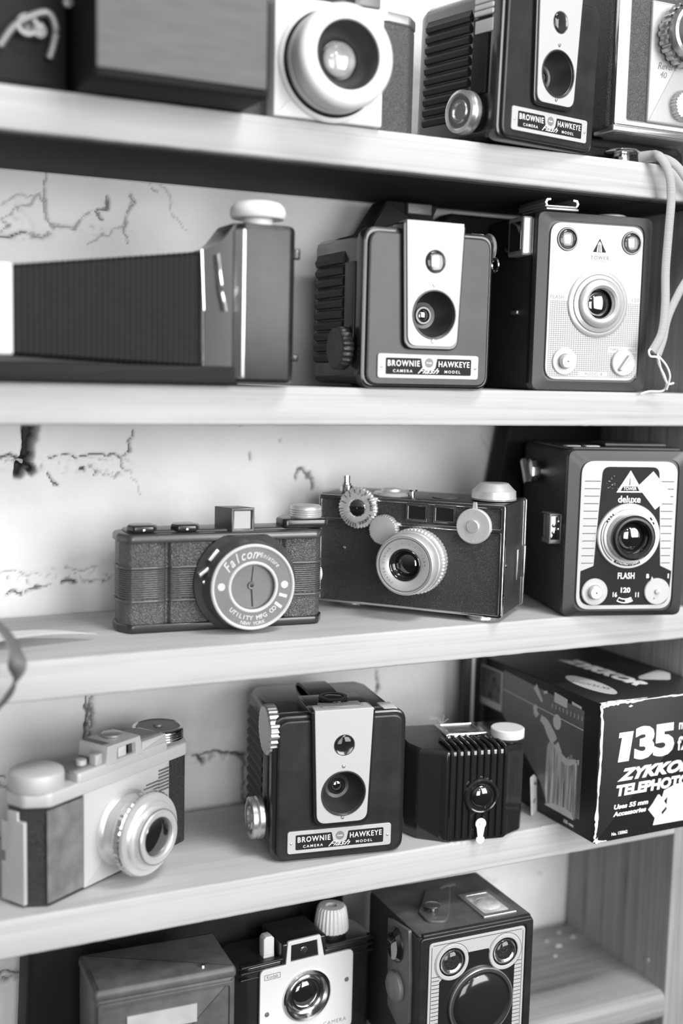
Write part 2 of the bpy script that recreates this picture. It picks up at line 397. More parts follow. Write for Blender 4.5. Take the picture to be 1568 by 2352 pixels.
    nt.links.new(a.outputs['Fac'], mx.inputs['Fac']); nt.links.new(r.outputs['Result'], mx.inputs['Color1']); nt.links.new(mx.outputs['Color'], b.inputs['Base Color'])
    me.materials.append(m); o = bpy.data.objects.new('wall_back', me); COL.objects.link(o); o['kind'] = 'structure'
    o['label'] = 'white painted brick wall with cracked joints behind the shelves'; o['category'] = 'wall'
    sl = G().box(-420, 600, 142, 160, -560, 400).out('wall_rear', M_PAPER); sl['kind'] = 'structure'
build_wall()

# ------------------------------------------------------------------ wooden shelving
sh = thing('wooden_shelving', 'pale pine wall shelving of five boards crowded with old cameras', 'shelves', 0, 0, 0)
def board(z, m, r=1.6, wob=.4):
    """shelf board with slightly uneven front arrises"""
    g = G(); xs = np.linspace(-400, XR * 1000, 240); vs = []; fs = []
    prof = []
    for a in range(5): t = math.pi / 2 * a / 4; prof.append((r - r * math.sin(t), -r + r * math.cos(t) + 22 - 0, 't'))
    sec = [(0 + r * (1 - math.sin(math.pi / 2 * a / 4)), 22 - r * (1 - math.cos(math.pi / 2 * a / 4))) for a in range(5)]
    sec += [(r * (1 - math.cos(math.pi / 2 * a / 4)), r * (1 - math.sin(math.pi / 2 * a / 4))) for a in range(5)]
    sec += [(DEP * 1000, 0), (DEP * 1000, 22)]
    n = len(sec)
    for i, x in enumerate(xs):
        w1 = noise.noise(Vector((x * .05, z * 10, 3))) * wob; w2 = noise.noise(Vector((x * .22, z * 10, 9))) * wob * .5
        for j, (y, zz) in enumerate(sec):
            k = 1 if j < 10 else 0
            vs.append((x, y + k * (w1 + w2) * .5, zz + k * w2 * (1 if zz > 11 else 1)))
    for i in range(len(xs) - 1):
        for j in range(n):
            k = (j + 1) % n; fs.append((i * n + j, i * n + k, (i + 1) * n + k, (i + 1) * n + j))
    fs.append(tuple(range(n))); fs.append(tuple((len(xs) - 1) * n + j for j in range(n)))
    g.add(vs, fs); o = g.out('shelf', m, sh, ang=50); o.location = (0, 0, z); return o
for z, m in ((TA - .022, M_SHELF), (TB - .022, M_SHELF), (TC - .022, M_SHELF), (TD - .022, M_SHELF)): board(z, m)
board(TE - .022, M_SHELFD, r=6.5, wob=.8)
G().box(-399, XR * 1000 - .5, 7, DEP * 1000, -1.2, .3, .2).out('added_dark_underside', mat('dark_underside_sheet', .035, .8, spec=.2), sh, 'dark sheet added over the underside of the top shelf').location = (0, 0, TA - .022)  # dark sheet added to deepen the shade under the top shelf
G().box(XR * 1000, XR * 1000 + 24, 0, 118, -560, 400, bev=1.2).out('side_panel', M_POST, sh)
G().box(-424, -400, 0, 118, -560, 400, bev=1.2).out('side_panel', M_POST, sh)
g = G()
g.lathe([(1e-6, -1.2), (2.4, -.8), (2.6, 0), (1e-6, 0)], (XR * 1000 - .2, 20, TE * 1000 + 14), 'x', 16).out('screw', M_DCHROME, sh)

# ------------------------------------------------------------------ flash box cameras (three of one kind)
def flash_box(loc, rz, label, knob, wheel, rx=0., sc=1., lug=False, strips=False):
    t = thing('box_camera', label, 'camera', *loc, rz, 'black box cameras with a pale tapering front strip', rx=rx); t.scale = (sc,) * 3
    w, H = 42.25, 91.
    def fo(ins): return rpoly([(-w + ins, ins * .6), (w - ins, ins * .6), (w - ins, H - ins), (-w + ins, H - ins)], 8.5 - ins * .4, 7)
    hole = circ(.6, 42.7, 13.6, 48)
    g = G(); g.plate(fo(0), 2.2, 12, holes=[hole], bev=1.6); g.out('front_shell', M_PLAST, t)
    g = G(); g.plate(fo(2.6), 0, 3, holes=[hole], bev=1.3)
    g.out('front_panel', M_PLAST2, t)
    # body behind the front shell, chamfered at the back
    g = G(); g.ext([(-w + 1.8, 12), (w - 1.8, 12), (w - 1.8, 74), (w - 7, 84), (-w + 7, 84), (-w + 1.8, 74)], 2, H - 2.5, 'T', 5)
    body = g.out('body', M_PLAST, t)
    for sx in (-1, 1):
        g = G(); a = [(z, d) for k in range(10) for z, d in ((14 + k * 6.4, 0), (15 + k * 6.4, 1.5), (17.6 + k * 6.4, 2.0), (19.2 + k * 6.4, .9))] + [(79.5, 0), (79, -1.5), (14, -1.5)]
        n = len(a); vs = [(sx * (w - 1.9 + d), 31, z) for z, d in a] + [(sx * (w - 1.9 + d), 72, z) for z, d in a]
        g.add(vs, [(i, (i + 1) % n, n + (i + 1) % n, n + i) for i in range(n)] + [tuple(range(n)), tuple(n + i for i in range(n))]); g.out('ribbed_grip', M_GRIP, t)
    g = G(); g.box(-w - .1, -w + 3, 14, 27, 28, 72, .6)
    g.out('side_strip', M_PLAST2 if not strips else M_BLACK, t)
    # centre housing and pale face strip
    def face(tw, bw, z0, z1, r): return rpoly([(-bw, z0), (bw, z0), (tw, z1), (-tw, z1)], [r, r, 1.5, 1.5], 7)
    g = G(); g.plate(face(20.2, 17.6, 22.5, 94.2, 6.5), -3.2, 11, holes=[hole], bev=.8)
    g.ext([(-20, 10), (20, 10), (19, 34), (-19, 34)], 80, 94.2, 'T', 1.2); g.out('centre_housing', M_PLAST, t)
    g = G(); g.plate(face(18.5, 15.8, 24.6, 94.9, 6), -4.3, -3.1, holes=[hole, circ(.4, 72.6, 6.6, 32)], bev=.25)
    g.ext([(-18.4, -4.2), (18.4, -4.2), (17.4, 8), (-17.4, 8)], 94.0, 95, 'T', .35)
    fp = g.out('face_strip', M_FACE, t, 'pale front strip tapering downwards')
    g = G(); g.lathe([(13.6, -3.9), (12.9, -3.4), (11.6, 4), (7.6, 9.5), (5.2, 10)], (.6, 0, 42.7), 'y', 48); g.f = g.f[:-2]
    g.ring(13.2, 14.2, -4.9, -3.2, (.6, 0, 42.7), bev=.3); g.out('lens_cone', M_CONE, t)
    g = G(); g.ring(3.6, 5.4, 8.8, 10.4, (.6, 0, 42.7), n=32); g.lathe([(5.3, 10.4), (1e-6, 10.5)], (.6, 0, 42.7), 'y', 32); g.out('lens_surround', M_GLOSSB, t)
    g = G(); g.dome(3.7, 1.4, 10.2, (.6, 0, 42.7)); g.out('lens', M_LENS, t)
    g = G(); g.lathe([(1e-6, -.4), (4, -1.2), (6.5, -2.6)], (.4, 0, 72.6), 'y', 32, caps=False); bk = g.out('finder_mirror', M_MIRROR, t)
    g = G(); g.dome(6.4, 1.8, -4., (.4, 0, 72.6), back=.5); g.out('finder_lens', M_GLASS, t)
    for z in (59.6, 27.6):
        g = G(); g.lathe([(1e-6, -4.9), (.9, -4.8), (1.3, -4.3), (1e-6, -4.2)], (.3, 0, z), 'y', 14); g.out('screw', M_DCHROME, t)
    # name plate
    g = G(); g.plate(rrect(-33, 33, 6, 19.9, 1.8), -1.0, .3, bev=.25)
    n = g.out('name_plate', M_FACE, t, 'pale name plate with a black lettered panel')
    g = G(); op = [(-28, 8.2), (28, 8.2), (28, 17.6), (5.3, 17.6), (4.2, 12), (2.6, 10.9), (-2.6, 10.9), (-4.2, 12), (-5.3, 17.6), (-28, 17.6)]
    g.plate(rpoly(op, [.8, .8, .8, .6, 1.4, .6, .6, 1.4, .6, .8], 3), -1.08, -.9, bev=.02); g.out('black_panel', M_BLACK, n)
    g = G(); g.text('BROWNIE', -16.4, 14.4, 3.3, -1.12, bold=.35, track=1.2, th=.03, fitw=20.6)
    g.text('HAWKEYE', 16.6, 14.4, 3.3, -1.12, bold=.35, track=1.15, th=.03, fitw=20.6)
    g.text('CAMERA', -17, 10.1, 1.6, -1.12, bold=.2, track=1.4, th=.03, fitw=12.5); g.text('MODEL', 15.6, 10.1, 1.6, -1.12, bold=.2, track=1.4, th=.03, fitw=10.5)
    g.text('Flash', -.4, 10.3, 3.1, -1.3, bold=.15, shear=.6, th=.03, fitw=14); g.out('lettering', M_PRINT, n)
    g = G(); g.plate(circ(0, 15.1, 2.7, 28), -1.16, -.95, bev=.02); g.out('round_emblem', M_GREYP, n)
    g = G(); g.text('Kodak', 0, 15.1, 1.0, -1.18, bold=.3, th=.03, sx=.9); g.out('emblem_lettering', M_PRINT, n)
    for x in (-30.7, 30.7):
        g = G(); g.lathe([(1e-6, -1.6), (.7, -1.4), (.9, -1), (1e-6, -.9)], (x, 0, 12.6), 'y', 12); g.out('rivet', M_DCHROME, n)
    # winding knob on the left side
    c = (-w, 26 if strips else 21, 17 if strips else 22.5)
    if knob == 'chrome':
        g = G(); g.lathe([(6, 2), (8, -1), (12.2, -1.4), (13, -2.2), (13, -5), (12.4, -5.6), (12.2, -6.4), (13, -7), (12.7, -9.2), (11, -9.8), (10, -9), (7.4, -8.8), (6.8, -9.8), (5.2, -9.8), (4.6, -8.6), (1e-6, -8.4)], c, 'x', 56)
        k = g.out('winding_knob', M_DCHROME, t, 'bright ridged winding knob')
        g = G(); g.ring(7.6, 9.6, -9.15, -8.6, c, 'x', bev=.1); g.out('knob_inlay', M_GREYM, k)
    else:
        g = G(); g.lathe([(7, 2), (8, -1), (12.2, -1.2), (12.6, -2), (12.6, -7.6), (12, -8.2), (8, -8), (1e-6, -7.6)], c, 'x', 72, sq=22, amp=.9)
        g.out('winding_knob', M_PLAST2, t, 'black knurled winding knob')
    if wheel:
        g = G(); g.lathe([(1e-6, 3), (14.6, 3), (15.4, 2.2), (15.4, -3), (14.4, -4), (12, -4.2), (1e-6, -4)], (-w + 1.6, 15.5, 79.5), 'x', 90, sq=28, amp=.8)
        g.out('side_wheel', M_DCHROME, t, 'ribbed metal wheel on the upper side')
    if strips:
        g = G()
        for k in range(5): g.box(-w - 1, -w + 2, 9.5, 26, 73 + k * 3.6, 76 + k * 3.6, .7)
        g.out('ribbed_slide', M_IVORY, t); g = G(); g.box(-w - .6, -w + 2, 9.5, 25, 63, 70.5, .4); g.out('side_tab', M_LGREY, t)
    # carrying handle and top parts
    g = G(); pts = smooth([(0, 34, 90.5), (0, 40, 92.6), (0, 55, 93.4), (0, 70, 92.6), (0, 76, 89)], 6)
    hd = []
    for x0, x1 in ((-9, 9),):
        for p in pts: hd += [(x0, p.y, p.z), (x1, p.y, p.z), (x1, p.y, p.z - 2), (x0, p.y, p.z - 2)]
    m = len(pts); fs = [(4 * i + a, 4 * i + (a + 1) % 4, 4 * i + 4 + (a + 1) % 4, 4 * i + 4 + a) for i in range(m - 1) for a in range(4)] + [(0, 1, 2, 3), (4 * m - 4, 4 * m - 3, 4 * m - 2, 4 * m - 1)]
    g.add(hd, fs); g.out('carrying_handle', M_PLAST, t)
    g = G(); g.ring(6.5, 9.5, 0, 1.6, (0, 20, 95), 'z', bev=.6, n=36); g.out('top_finder_rim', M_GLOSSB, t)
    g = G(); g.box(-13, 13, 0, 10, 94.4, 95.8, .6); g.lathe([(8, 0), (7.6, 1.4), (5, 2.6), (1e-6, 3)], (0, 20, 94), 'z', 32); g.out('top_finder_window', M_GLASS, t)
    g = G(); g.box(28, 37, 4, 19, 87, 91.2, .8); g.out('shutter_button', M_IVORY, t)
    g = G(); g.lathe([(1e-6, 2.5), (1.6, 2.2), (1.8, 0), (1e-6, 0)], (w - .2, 14, 17), 'x', 14); g.out('side_stud', M_CHROME, t)
    if lug:
        g = G(); g.lathe([(3, -1), (3.4, 1), (8.5, 2.2), (9.2, 3.2), (8.7, 4.2), (6, 5), (1e-6, 5.4)], (w, 14, 84), 'x', 40); g.out('side_disc', M_DCHROME, t, 'bright round disc on the right side')
        for yy in (6, ):
            g = G(); g.ring(3.2, 4.6, 0, 1.2, (w + 3, yy, 74), 'x', n=24); g.out('strap_lug', M_CHROME, t)
    if strips:
        for (yy, zz) in ((20, 84), (10, 68)):
            g = G(); g.tube([(w + 1 + 4 * math.sin(a), yy, zz + 8 * math.cos(a)) for a in np.linspace(0, math.pi, 12)], .9, 8); g.out('strap_lug', M_CHROME, t)
    return t
flash_box((.3045, .0062, TD), -8.4, 'black box camera with bright side knob and wheel, just left of the small ribbed camera', 'chrome', True)
flash_box((.3492, -.0063, TB), -1.5, 'black box camera with pale strip and black side knob, between folding camera and pale-faced camera', 'black', False, sc=1.015, lug=True)
flash_box((.4257, -.0088, TA), 11, 'black box camera on the top shelf with a bright round side knob and silver tabs', 'chrome', False, rx=1.5, sc=.975, strips=True)

# ------------------------------------------------------------------ helper for round lens sets
def disc(g, r, c, y0, y1, n=40, bev=.3): return g.lathe([(1e-6, y0), (r - bev, y0), (r, y0 + bev), (r, y1), (1e-6, y1)], c, 'y', n)

# ------------------------------------------------------------------ pale-faced box camera, second shelf
t = thing('box_camera', 'tall box camera with pale face plate, two small round windows and checked lower half', 'camera', .4785, .008, TB, -7.6)
W2, H, Dp = 41.5, 112.8, 75
g = G(); g.ext(rrect(-W2, W2, 0, H, 4.5), 9, Dp, 'F', 1, 4); g.out('body', M_LEATH, t)
g = G(); g.ext(rrect(-W2 - .4, W2 + .4, -.0, H + .4, 5), 5.6, 9.4, 'F', .8); g.out('rim_band', M_GLOSSB, t)
def tapered(g, o0, y0, o1, y1):
    n = len(o0); return g.add([(a, y0, b) for a, b in o0] + [(a, y1, b) for a, b in o1], [(i, (i + 1) % n, n + (i + 1) % n, n + i) for i in range(n)] + [tuple(range(n)), tuple(range(n, 2 * n))])
M_FRAME1 = mat('grey_painted_metal', .055, .42, spec=.5, bump='noise', bs=.15, scale=200)
M_FRAME2 = mat('dark_painted_metal', .035, .35, spec=.6)
def tower_frame(t, W2, H, px, z0, z1, m):
    g = G(); a = rrect(-W2, W2, .3, H, 5, 6); b = rrect(-px - 1.2, px + 1.2, z0 - 1.2, z1 + 1.2, 7, 6); c = rrect(-W2 + .5, W2 - .5, .8, H - .5, 5, 6)
    n = len(a); vs = []; fs = []
    for o, y in ((a, 6), (a, 3.4), (c, 2.2), (b, .2), (b, 1.2)): vs += [(u, y, v) for u, v in o]
    for k in range(4):
        for i in range(n): j = (i + 1) % n; fs.append((k * n + i, k * n + j, (k + 1) * n + j, (k + 1) * n + i))
    fs.append(tuple(range(n))); fs.append(tuple(4 * n + i for i in range(n)))
    g.add(vs, fs); g.out('front_frame', m, t)
tower_frame(t, W2, H, 33.4, 7.5, 106.1, M_FRAME1)
LC = (2.2, 0, 56.2)
g = G(); g.plate(rrect(-33.4, 33.4, 7.5, 106.1, 8.5, 8), -.3, 1.0, holes=[circ(*LC[::2], 13, 40), circ(-21.5, 95.8, 6.6, 30), circ(24.9, 95.8, 6.6, 30)], bev=.3)
fp = g.out('face_plate', M_FACE, t, 'pale face plate with a checked lower half')
g = G()
for k in range(38):
    z = 9.6 + k * 1.28
    segs = [(-31.6, 33.2)]
    def cut(segs, a, b): return [q for s in segs for q in ((s[0], min(s[1], a)), (max(s[0], b), s[1])) if q[1] - q[0] > .4]
    for cx, cz, r in ((LC[0], LC[2], 20.5), (-20, 19, 9), (22.5, 19, 8.8)):
        if abs(z - cz) < r: h = math.sqrt(r * r - (z - cz) ** 2); segs = cut(segs, cx - h, cx + h)
    if 25.2 < z < 29: segs = cut(segs, 12, 33.5)
    if 9.9 < z < 12.6: segs = cut(segs, -9, 12)
    for a, b in segs: g.plate([(a, z - .16), (b, z - .16), (b, z + .16), (a, z + .16)], -.34, -.28, bev=.005)
for k in range(41):
    x = -31.6 + k * 1.62; segs = [(9.6, 57)]
    for cx, cz, r in ((LC[0], LC[2], 20.5), (-20, 19, 9), (22.5, 19, 8.8)):
        if abs(x - cx) < r: h = math.sqrt(r * r - (x - cx) ** 2); segs = cut(segs, cz - h, cz + h)
    if x > 12: segs = cut(segs, 25.2, 29)
    if -9 < x < 12: segs = cut(segs, 9.9, 12.6)
    for a, b in segs: g.plate([(x - .16, a), (x + .16, a), (x + .16, b), (x - .16, b)], -.34, -.28, bev=.005)
g.out('checked_print', M_GREYP, fp)
g = G(); g.plate([(-3, 88.8), (6.6, 88.8), (1.7, 97.4)], -.36, -.28, holes=[[(-.3, 89), (3.6, 89), (3, 94.2), (1.7, 95.8), (.4, 94.2)]], bev=.005)
g.plate([(1.0, 89), (1.5, 89), (1.5, 94), (1.0, 93.4)], -.36, -.28, bev=.005); g.plate([(2.2, 89), (2.5, 89), (2.5, 93.4), (2.2, 93.8)], -.36, -.28, bev=.005)
g.out('triangle_emblem', M_BLACK, fp)
g = G(); g.text('TOWER', 2.2, 85.2, 2.3, -.36, bold=.25, th=.04, track=1.25); g.text('FLASH', -27, 59.5, 2.2, -.34, th=.03, track=1.15); g.text('120', 29.6, 59.5, 2.6, -.34, th=.03, track=1.15)
g.text('TIME', 15.7, 27.2, 2.0, -.34, th=.03, track=1.2); g.text('INST', 29.4, 27.2, 2.0, -.34, th=.03, track=1.2); g.text('MODEL B', 1.5, 11.2, 1.9, -.34, th=.03, track=1.2, shear=.15)
g.f = g.f; g.plate([(21, 27), (25, 27), (25, 27.4), (21, 27.4)], -.36, -.28, bev=.005)
g.plate([(-2, 83.3), (7.2, 83.3), (7.2, 83.5), (-2, 83.5)], -.36, -.28, bev=.005)
for q in ((20.5, 25.4), (29.6, 24.2), (26.5, 22.6)): g.plate(circ(*q, .5, 12), -.4, -.28, bev=.01)
g.out('lettering', M_GREYP, fp)
for cx in (-21.5, 24.9):
    c = (cx, 0, 95.8)
    g = G(); g.ring(6.0, 7.4, -.9, .6, c, bev=.35, n=36); o = g.out('finder_window', M_GLOSSB, t)
    g = G(); g.lathe([(1e-6, 3.4), (4, 2.4), (6.2, .6)], c, 'y', 28, caps=False); g.out('finder_mirror', M_MIRROR, o)
    g = G(); g.dome(6.1, 1.8, .2, c, back=.4); g.out('finder_glass', M_GLASS, o)
g = G(); g.lathe([(21.6, .4), (21.6, -1), (21, -1.6), (18.8, -2), (18.6, -1.4), (18.2, -1.4), (18, -2.6), (15.8, -3.4), (15.6, -2.6), (15.2, -2.6), (15, -4.6), (13.6, -6), (11.6, -6.4), (10, -5.4), (9.4, -3), (9.2, 1)], LC, 'y', 64); g.f = g.f[:-2]
g.out('lens_ring', M_FACE2, t, 'pale stepped lens ring')
g = G(); g.ring(18.05, 18.65, -1.6, -1.2, LC, bev=.05, n=64); g.ring(15.1, 15.65, -2.9, -2.4, LC, bev=.05, n=64); g.out('ring_groove', M_GREYP, t)
g = G(); g.lathe([(9.3, -2), (9.0, 2), (1e-6, 2.4)], LC, 'y', 40, caps=False); g.out('lens_well', M_BLACK, t)
g = G(); g.dome(8.6, 2.6, -.2, LC); g.out('lens', M_LENS, t)
c = (-20, 0, 19)
g = G(); g.ring(4.6, 8.8, -1.4, -.2, c, bev=.5, n=40); o = g.out('shutter_release', M_FACE, t); g = G(); g.lathe([(1e-6, -5.6), (3.8, -5.6), (4.3, -5), (4.4, -.2), (1e-6, -.2)], c, 'y', 32); g.out('plunger', M_FACE2, o)
g = G(); g.lathe([(1e-6, -5.75), (.6, -5.75), (.6, -5.4), (1e-6, -5.4)], c, 'y', 12); g.out('cable_hole', M_INK, o)
c = (22.5, 0, 19)
g = G(); disc(g, 8.6, c, -2.2, -.2, bev=.6); g.plate(rpoly([(18.2, 14.4), (20, 13.6), (26.6, 23.2), (25.2, 24.2)], .6), -4.6, -2, bev=.6); g.out('exposure_lever', M_FACE, t)
g = G(); g.ext(rrect(9, 31, 85.5, 110, 2.2), -W2 - 6.5, -W2 + .5, 'L', 1.2); fr = g.out('side_finder', M_FACE2, t, 'pale framed finder window on the left side')
g = G(); g.ext(rrect(12, 27.5, 88.5, 107, 1), -W2 - 6.9, -W2 - 5, 'L', .3); g.out('finder_glass', M_LENS, fr)
g = G(); pr = smooth([(-34, 4, 116.4), (-36.6, 4, 118), (-35.6, 4, 120), (-33.6, 4, 119.6)], 4)
g.box(-36, -13, 2, 36, 113.6, 115.2, .5); g.box(-37.5, -14.5, 1, 38, 115.2, 116.6, .5)
for x0, sgn in ((-36.6, 1), (-14.6, -1)):
    a = [(x0, 116), (x0 - sgn * 1.2, 118), (x0, 120.5), (x0 + sgn * 3.2, 120.8), (x0 + sgn * 3.2, 119.4), (x0 + sgn * 1, 119), (x0 + sgn * .6, 117.6), (x0 + sgn * 1.4, 116)]
    g.ext(a, 1, 38, 'F', .2)
g.out('accessory_shoe', M_DCHROME, t, 'bright curled metal accessory shoe on top')
g = G(); g.lathe([(11.5, 0), (11.3, 1.6), (9.5, 2.6), (1e-6, 2.8)], (21, 22, H), 'z', 36); g.out('top_button', M_FACE, t)
g = G(); g.lathe([(1e-6, -2), (1.6, -1.6), (1.8, 0), (1e-6, 0)], (-W2, 44, 92), 'x', 14); g.out('side_stud', M_CHROME, t)
g = G(); g.box(-W2 - 1.6, -W2 + .5, 24, 33, 49, 51.5, .5); g.out('side_catch', M_DCHROME, t)

# ------------------------------------------------------------------ deluxe box camera, third shelf
t = thing('box_camera', 'tall box camera with black lettered panel, striped edges and a white sticker', 'camera', .4979, -.0121, TC, -16)
W2, H, Dp = 41.25, 109, 92
g = G(); g.ext(rrect(-W2, W2, 0, H, 4.5), 6, Dp, 'F', 1, 4); g.out('body', M_LEATH, t)
tower_frame(t, W2, H, 32.8, 5.3, 102.2, M_FRAME2)
g = G(); g.plate(rrect(-32.8, 32.8, 5.3, 102.2, 9, 8), -.3, 1.0, bev=.3); fp = g.out('face_plate', M_FACE, t, 'pale face plate with dark horizontal stripes')
g = G(); a = rpoly([(-21.9, 34), (-30.6, 30.6), (-30.6, 8), (30.6, 8), (32, 30.4), (24, 34), (19.8, 98.5), (-18.6, 98.5)], [.5, .5, 8, 8, .5, .5, 5, 5], 5)
g.plate(a, -.42, -.25, bev=.01); g.out('black_panel', M_BLACK, fp)
g = G()
for k in range(12):
    z = 35.6 + k * 4.85; f = (z - 34) / 64
    g.plate([(-30.4, z), (-22.4 + f * 3.2, z), (-22.4 + f * 3.2, z + .42), (-30.4, z + .42)], -.36, -.28, bev=.005)
    g.plate([(24.6 - f * 4.2, z), (30.6, z), (30.6, z + .42), (24.6 - f * 4.2, z + .42)], -.36, -.28, bev=.005)
g.out('stripes', M_BLACK, fp)
g = G(); g.plate([(-8.8, 82), (9.6, 82), (.3, 96.3)], -.5, -.4, bev=.005, holes=[[(-6.2, 82.9), (7, 82.9), (5.2, 85.9), (-4.5, 85.9)], [(-.4, 86.6), (.4, 86.6), (.4, 91.5), (-.1, 91.5)]])
g.text('TOWER', .4, 84.4, 2.0, -.5, bold=.4, th=.03, fitw=9); g.text('deluxe', .3, 77.4, 4.4, -.45, bold=.5, th=.03, fitw=15.4)
g.text('FLASH', .8, 27.2, 3.9, -.45, bold=.9, th=.03, track=1.05, fitw=11.6); g.text('120', .9, 17.8, 3.2, -.45, bold=1., th=.03, fitw=6.6); g.text('16', -6.6, 14.8, 3.0, -.45, bold=.9, th=.03, sx=.85); g.text('11', 9.0, 14.6, 3.0, -.45, bold=.9, th=.03, sx=.85)
g.text('B', 15.7, 27, 2.6, -.45, bold=1., th=.03); g.text('I', 30, 27, 2.8, -.45, bold=1.4, th=.03)
arc = lambda r, a0, a1, n=14: [(.7 + r * math.cos(R(a)), 20.5 + r * math.sin(R(a))) for a in np.linspace(a0, a1, n)]
g.plate(arc(11.3, 240, 300) + arc(8.2, 300, 240), -.48, -.4, holes=[arc(10.6, 242, 298) + arc(8.9, 298, 242)], bev=.005)
g.plate(arc(10.6, 272, 296) + arc(8.9, 296, 272), -.48, -.4, bev=.005)
g.out('lettering', M_PRINT, fp)
g = G()
for k in range(14):
    x, z = random.uniform(-16, -8), random.uniform(84, 93); a = random.uniform(-.9, .2); l = random.uniform(.2, 1.1)
    g.plate([(x, z), (x + l * math.cos(a), z + l * math.sin(a)), (x + l * math.cos(a), z + l * math.sin(a) + .3), (x, z + .25)], -.46, -.4, bev=.005)
g.out('paint_chips', M_LGREY, fp)
LC = (.7, 0, 53.6)
g = G(); g.lathe([(21.4, .2), (21.4, -1.2), (20.8, -2), (18, -2.2), (17.4, -3), (16, -3.2), (15.6, -5), (14.2, -8), (13.2, -8.6), (12.2, -8), (12, -4)], LC, 'y', 72); g.f = g.f[:-2]; lr = g.out('lens_ring', M_FACE2, t, 'pale stepped ring around the lens')
g = G()
def arcband(g, c, r0, r1, a0, a1, d0, d1, n=20):
    o = [(c[0] + r1 * math.cos(R(a)), c[2] + r1 * math.sin(R(a))) for a in np.linspace(a0, a1, n)] + [(c[0] + r0 * math.cos(R(a)), c[2] + r0 * math.sin(R(a))) for a in np.linspace(a1, a0, n)]
    g.plate(o, d0, d1, bev=.01)
arcband(g, LC, 16.4, 19.4, 240, 296, -2.5, -2.1); arcband(g, LC, 19, 19.5, 150, 235, -2.4, -2.1); arcband(g, LC, 16.6, 19, 25, 42, -2.5, -2.1); arcband(g, LC, 17.6, 18.0, 80, 118, -2.5, -2.1); arcband(g, LC, 17, 19, 128, 150, -2.5, -2.1)
g.out('ring_markings', M_BLACK, lr)
g = G()
def arctext(g, s, c, r, a0, a1, size, d, bold=.3, inward=False, **k):
    for i, ch in enumerate(s):
        a = a0 + (a1 - a0) * (i + .5) / len(s)
        if ch != ' ': g.text(ch, c[0] + r * math.cos(R(a)), c[2] + r * math.sin(R(a)), size, d, bold=bold, rot=a + (90 if inward else -90), th=.03, **k)
arctext(g, 'SYNCHRO-FLASH', LC, 17.9, 243, 293, 1.9, -2.55, .5, inward=True, sx=.75); arctext(g, '8', LC, 17.9, 28, 38, 2, -2.55, .5)
arctext(g, '6FT', LC, 18, 148, 130, 1.6, -2.55, .5); g.out('ring_lettering', M_PRINT, lr)
g = G(); g.ring(10.4, 14.6, -11.5, -2, LC, bev=1.4, n=64); g.lathe([(11, -9.6), (8.2, -3), (7.8, -1)], LC, 'y', 56); g.f = g.f[:-2]; g.out('lens_barrel', M_GLOSSB, t)
g = G(); g.dome(8.6, 3.2, -4, LC); g.out('lens', M_LENS, t)
c = (-20.7, 0, 17)
g = G(); g.ring(4.4, 8.9, -1.8, -.3, c, bev=.5, n=40); o = g.out('shutter_release', M_FACE, t); g = G(); g.lathe([(1e-6, -5.2), (3.8, -5.2), (4.4, -4.6), (4.5, -.2), (1e-6, -.2)], c, 'y', 32); g.out('plunger', M_FACE2, o)
g = G(); g.ring(.0001, .55, -5.3, -5.1, c, n=12, bev=.01); g.out('cable_hole', M_INK, o)
c = (22.3, 0, 17)
g = G(); disc(g, 8.8, c, -1.8, -.2, bev=.5); g.plate([(17.2, 23.8), (19.6, 25.2), (18.2, 27.2)], -1.6, -.4, bev=.1); g.lathe([(1e-6, -3.4), (1.6, -3), (1.9, -1.6), (1e-6, -1.5)], c, 'y', 20); o = g.out('exposure_dial', M_FACE, t)
g = G(); disc(g, .55, (20.4, 0, 12.6), -1.95, -1.7, 12, .02); g.out('dial_dot', M_GREYP, o)
g = G(); g.plate([(15.7, 95.9), (5.4, 86), (18.2, 70.9), (29.4, 80.6)], -.75, -.45, bev=.04); g.out('price_sticker', M_PAPER, t, 'white tilted paper sticker')
g = G(); g.box(-W2 - 7.5, -W2 + 1, 10.5, 24, 48.5, 65.5, .6); o = g.out('side_finder', M_LENS, t, 'small glass finder on the left side')
g = G(); g.box(-W2 - 8, -W2 + .4, 10, 26, 65.4, 66.6, .3); g.box(-W2 - 8, -W2 + .4, 10, 24, 47, 49.6, .3)
for y in (10,): g.box(-W2 - 8, -W2 - 7, 9.6, 10.8, 48, 66, .2); g.box(-W2 - .8, -W2 + .2, 9.6, 10.8, 48, 66, .2)
g.out('finder_frame', M_GREYM, o)
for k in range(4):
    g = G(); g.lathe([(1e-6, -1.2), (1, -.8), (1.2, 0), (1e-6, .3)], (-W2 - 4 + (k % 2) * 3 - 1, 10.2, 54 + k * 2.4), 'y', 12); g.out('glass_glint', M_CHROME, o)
g = G(); g.lathe([(4, 2), (4, -2), (8, -2.4), (8.6, -3.4), (8, -8), (5, -9), (1e-6, -9)], (-W2, 55, 91), 'x', 9); g.ext([(50, 84), (54, 82), (64, 97), (60, 99)], -W2 - 12, -W2 - 8, 'L', .8)
g.out('winding_key', M_CHROME, t, 'bright faceted winding key on the left side')
for x in (-34, -21):
    g = G(); g.box(x - 5, x + 5, 12, 20, H - .5, H + 2.2, .9); g.out('top_button', M_FACE, t)
g = G(); g.ext(rrect(-W2 + 2, W2 - 2, 6, Dp - 4, 4), H - .5, H + 1.6, 'T', .8); g.ext([(-12, 14), (30, 14), (34, 40), (-12, 40)], H + 1.4, H + 4, 'T', 1); g.out('top_plate', M_PLAST2, t)

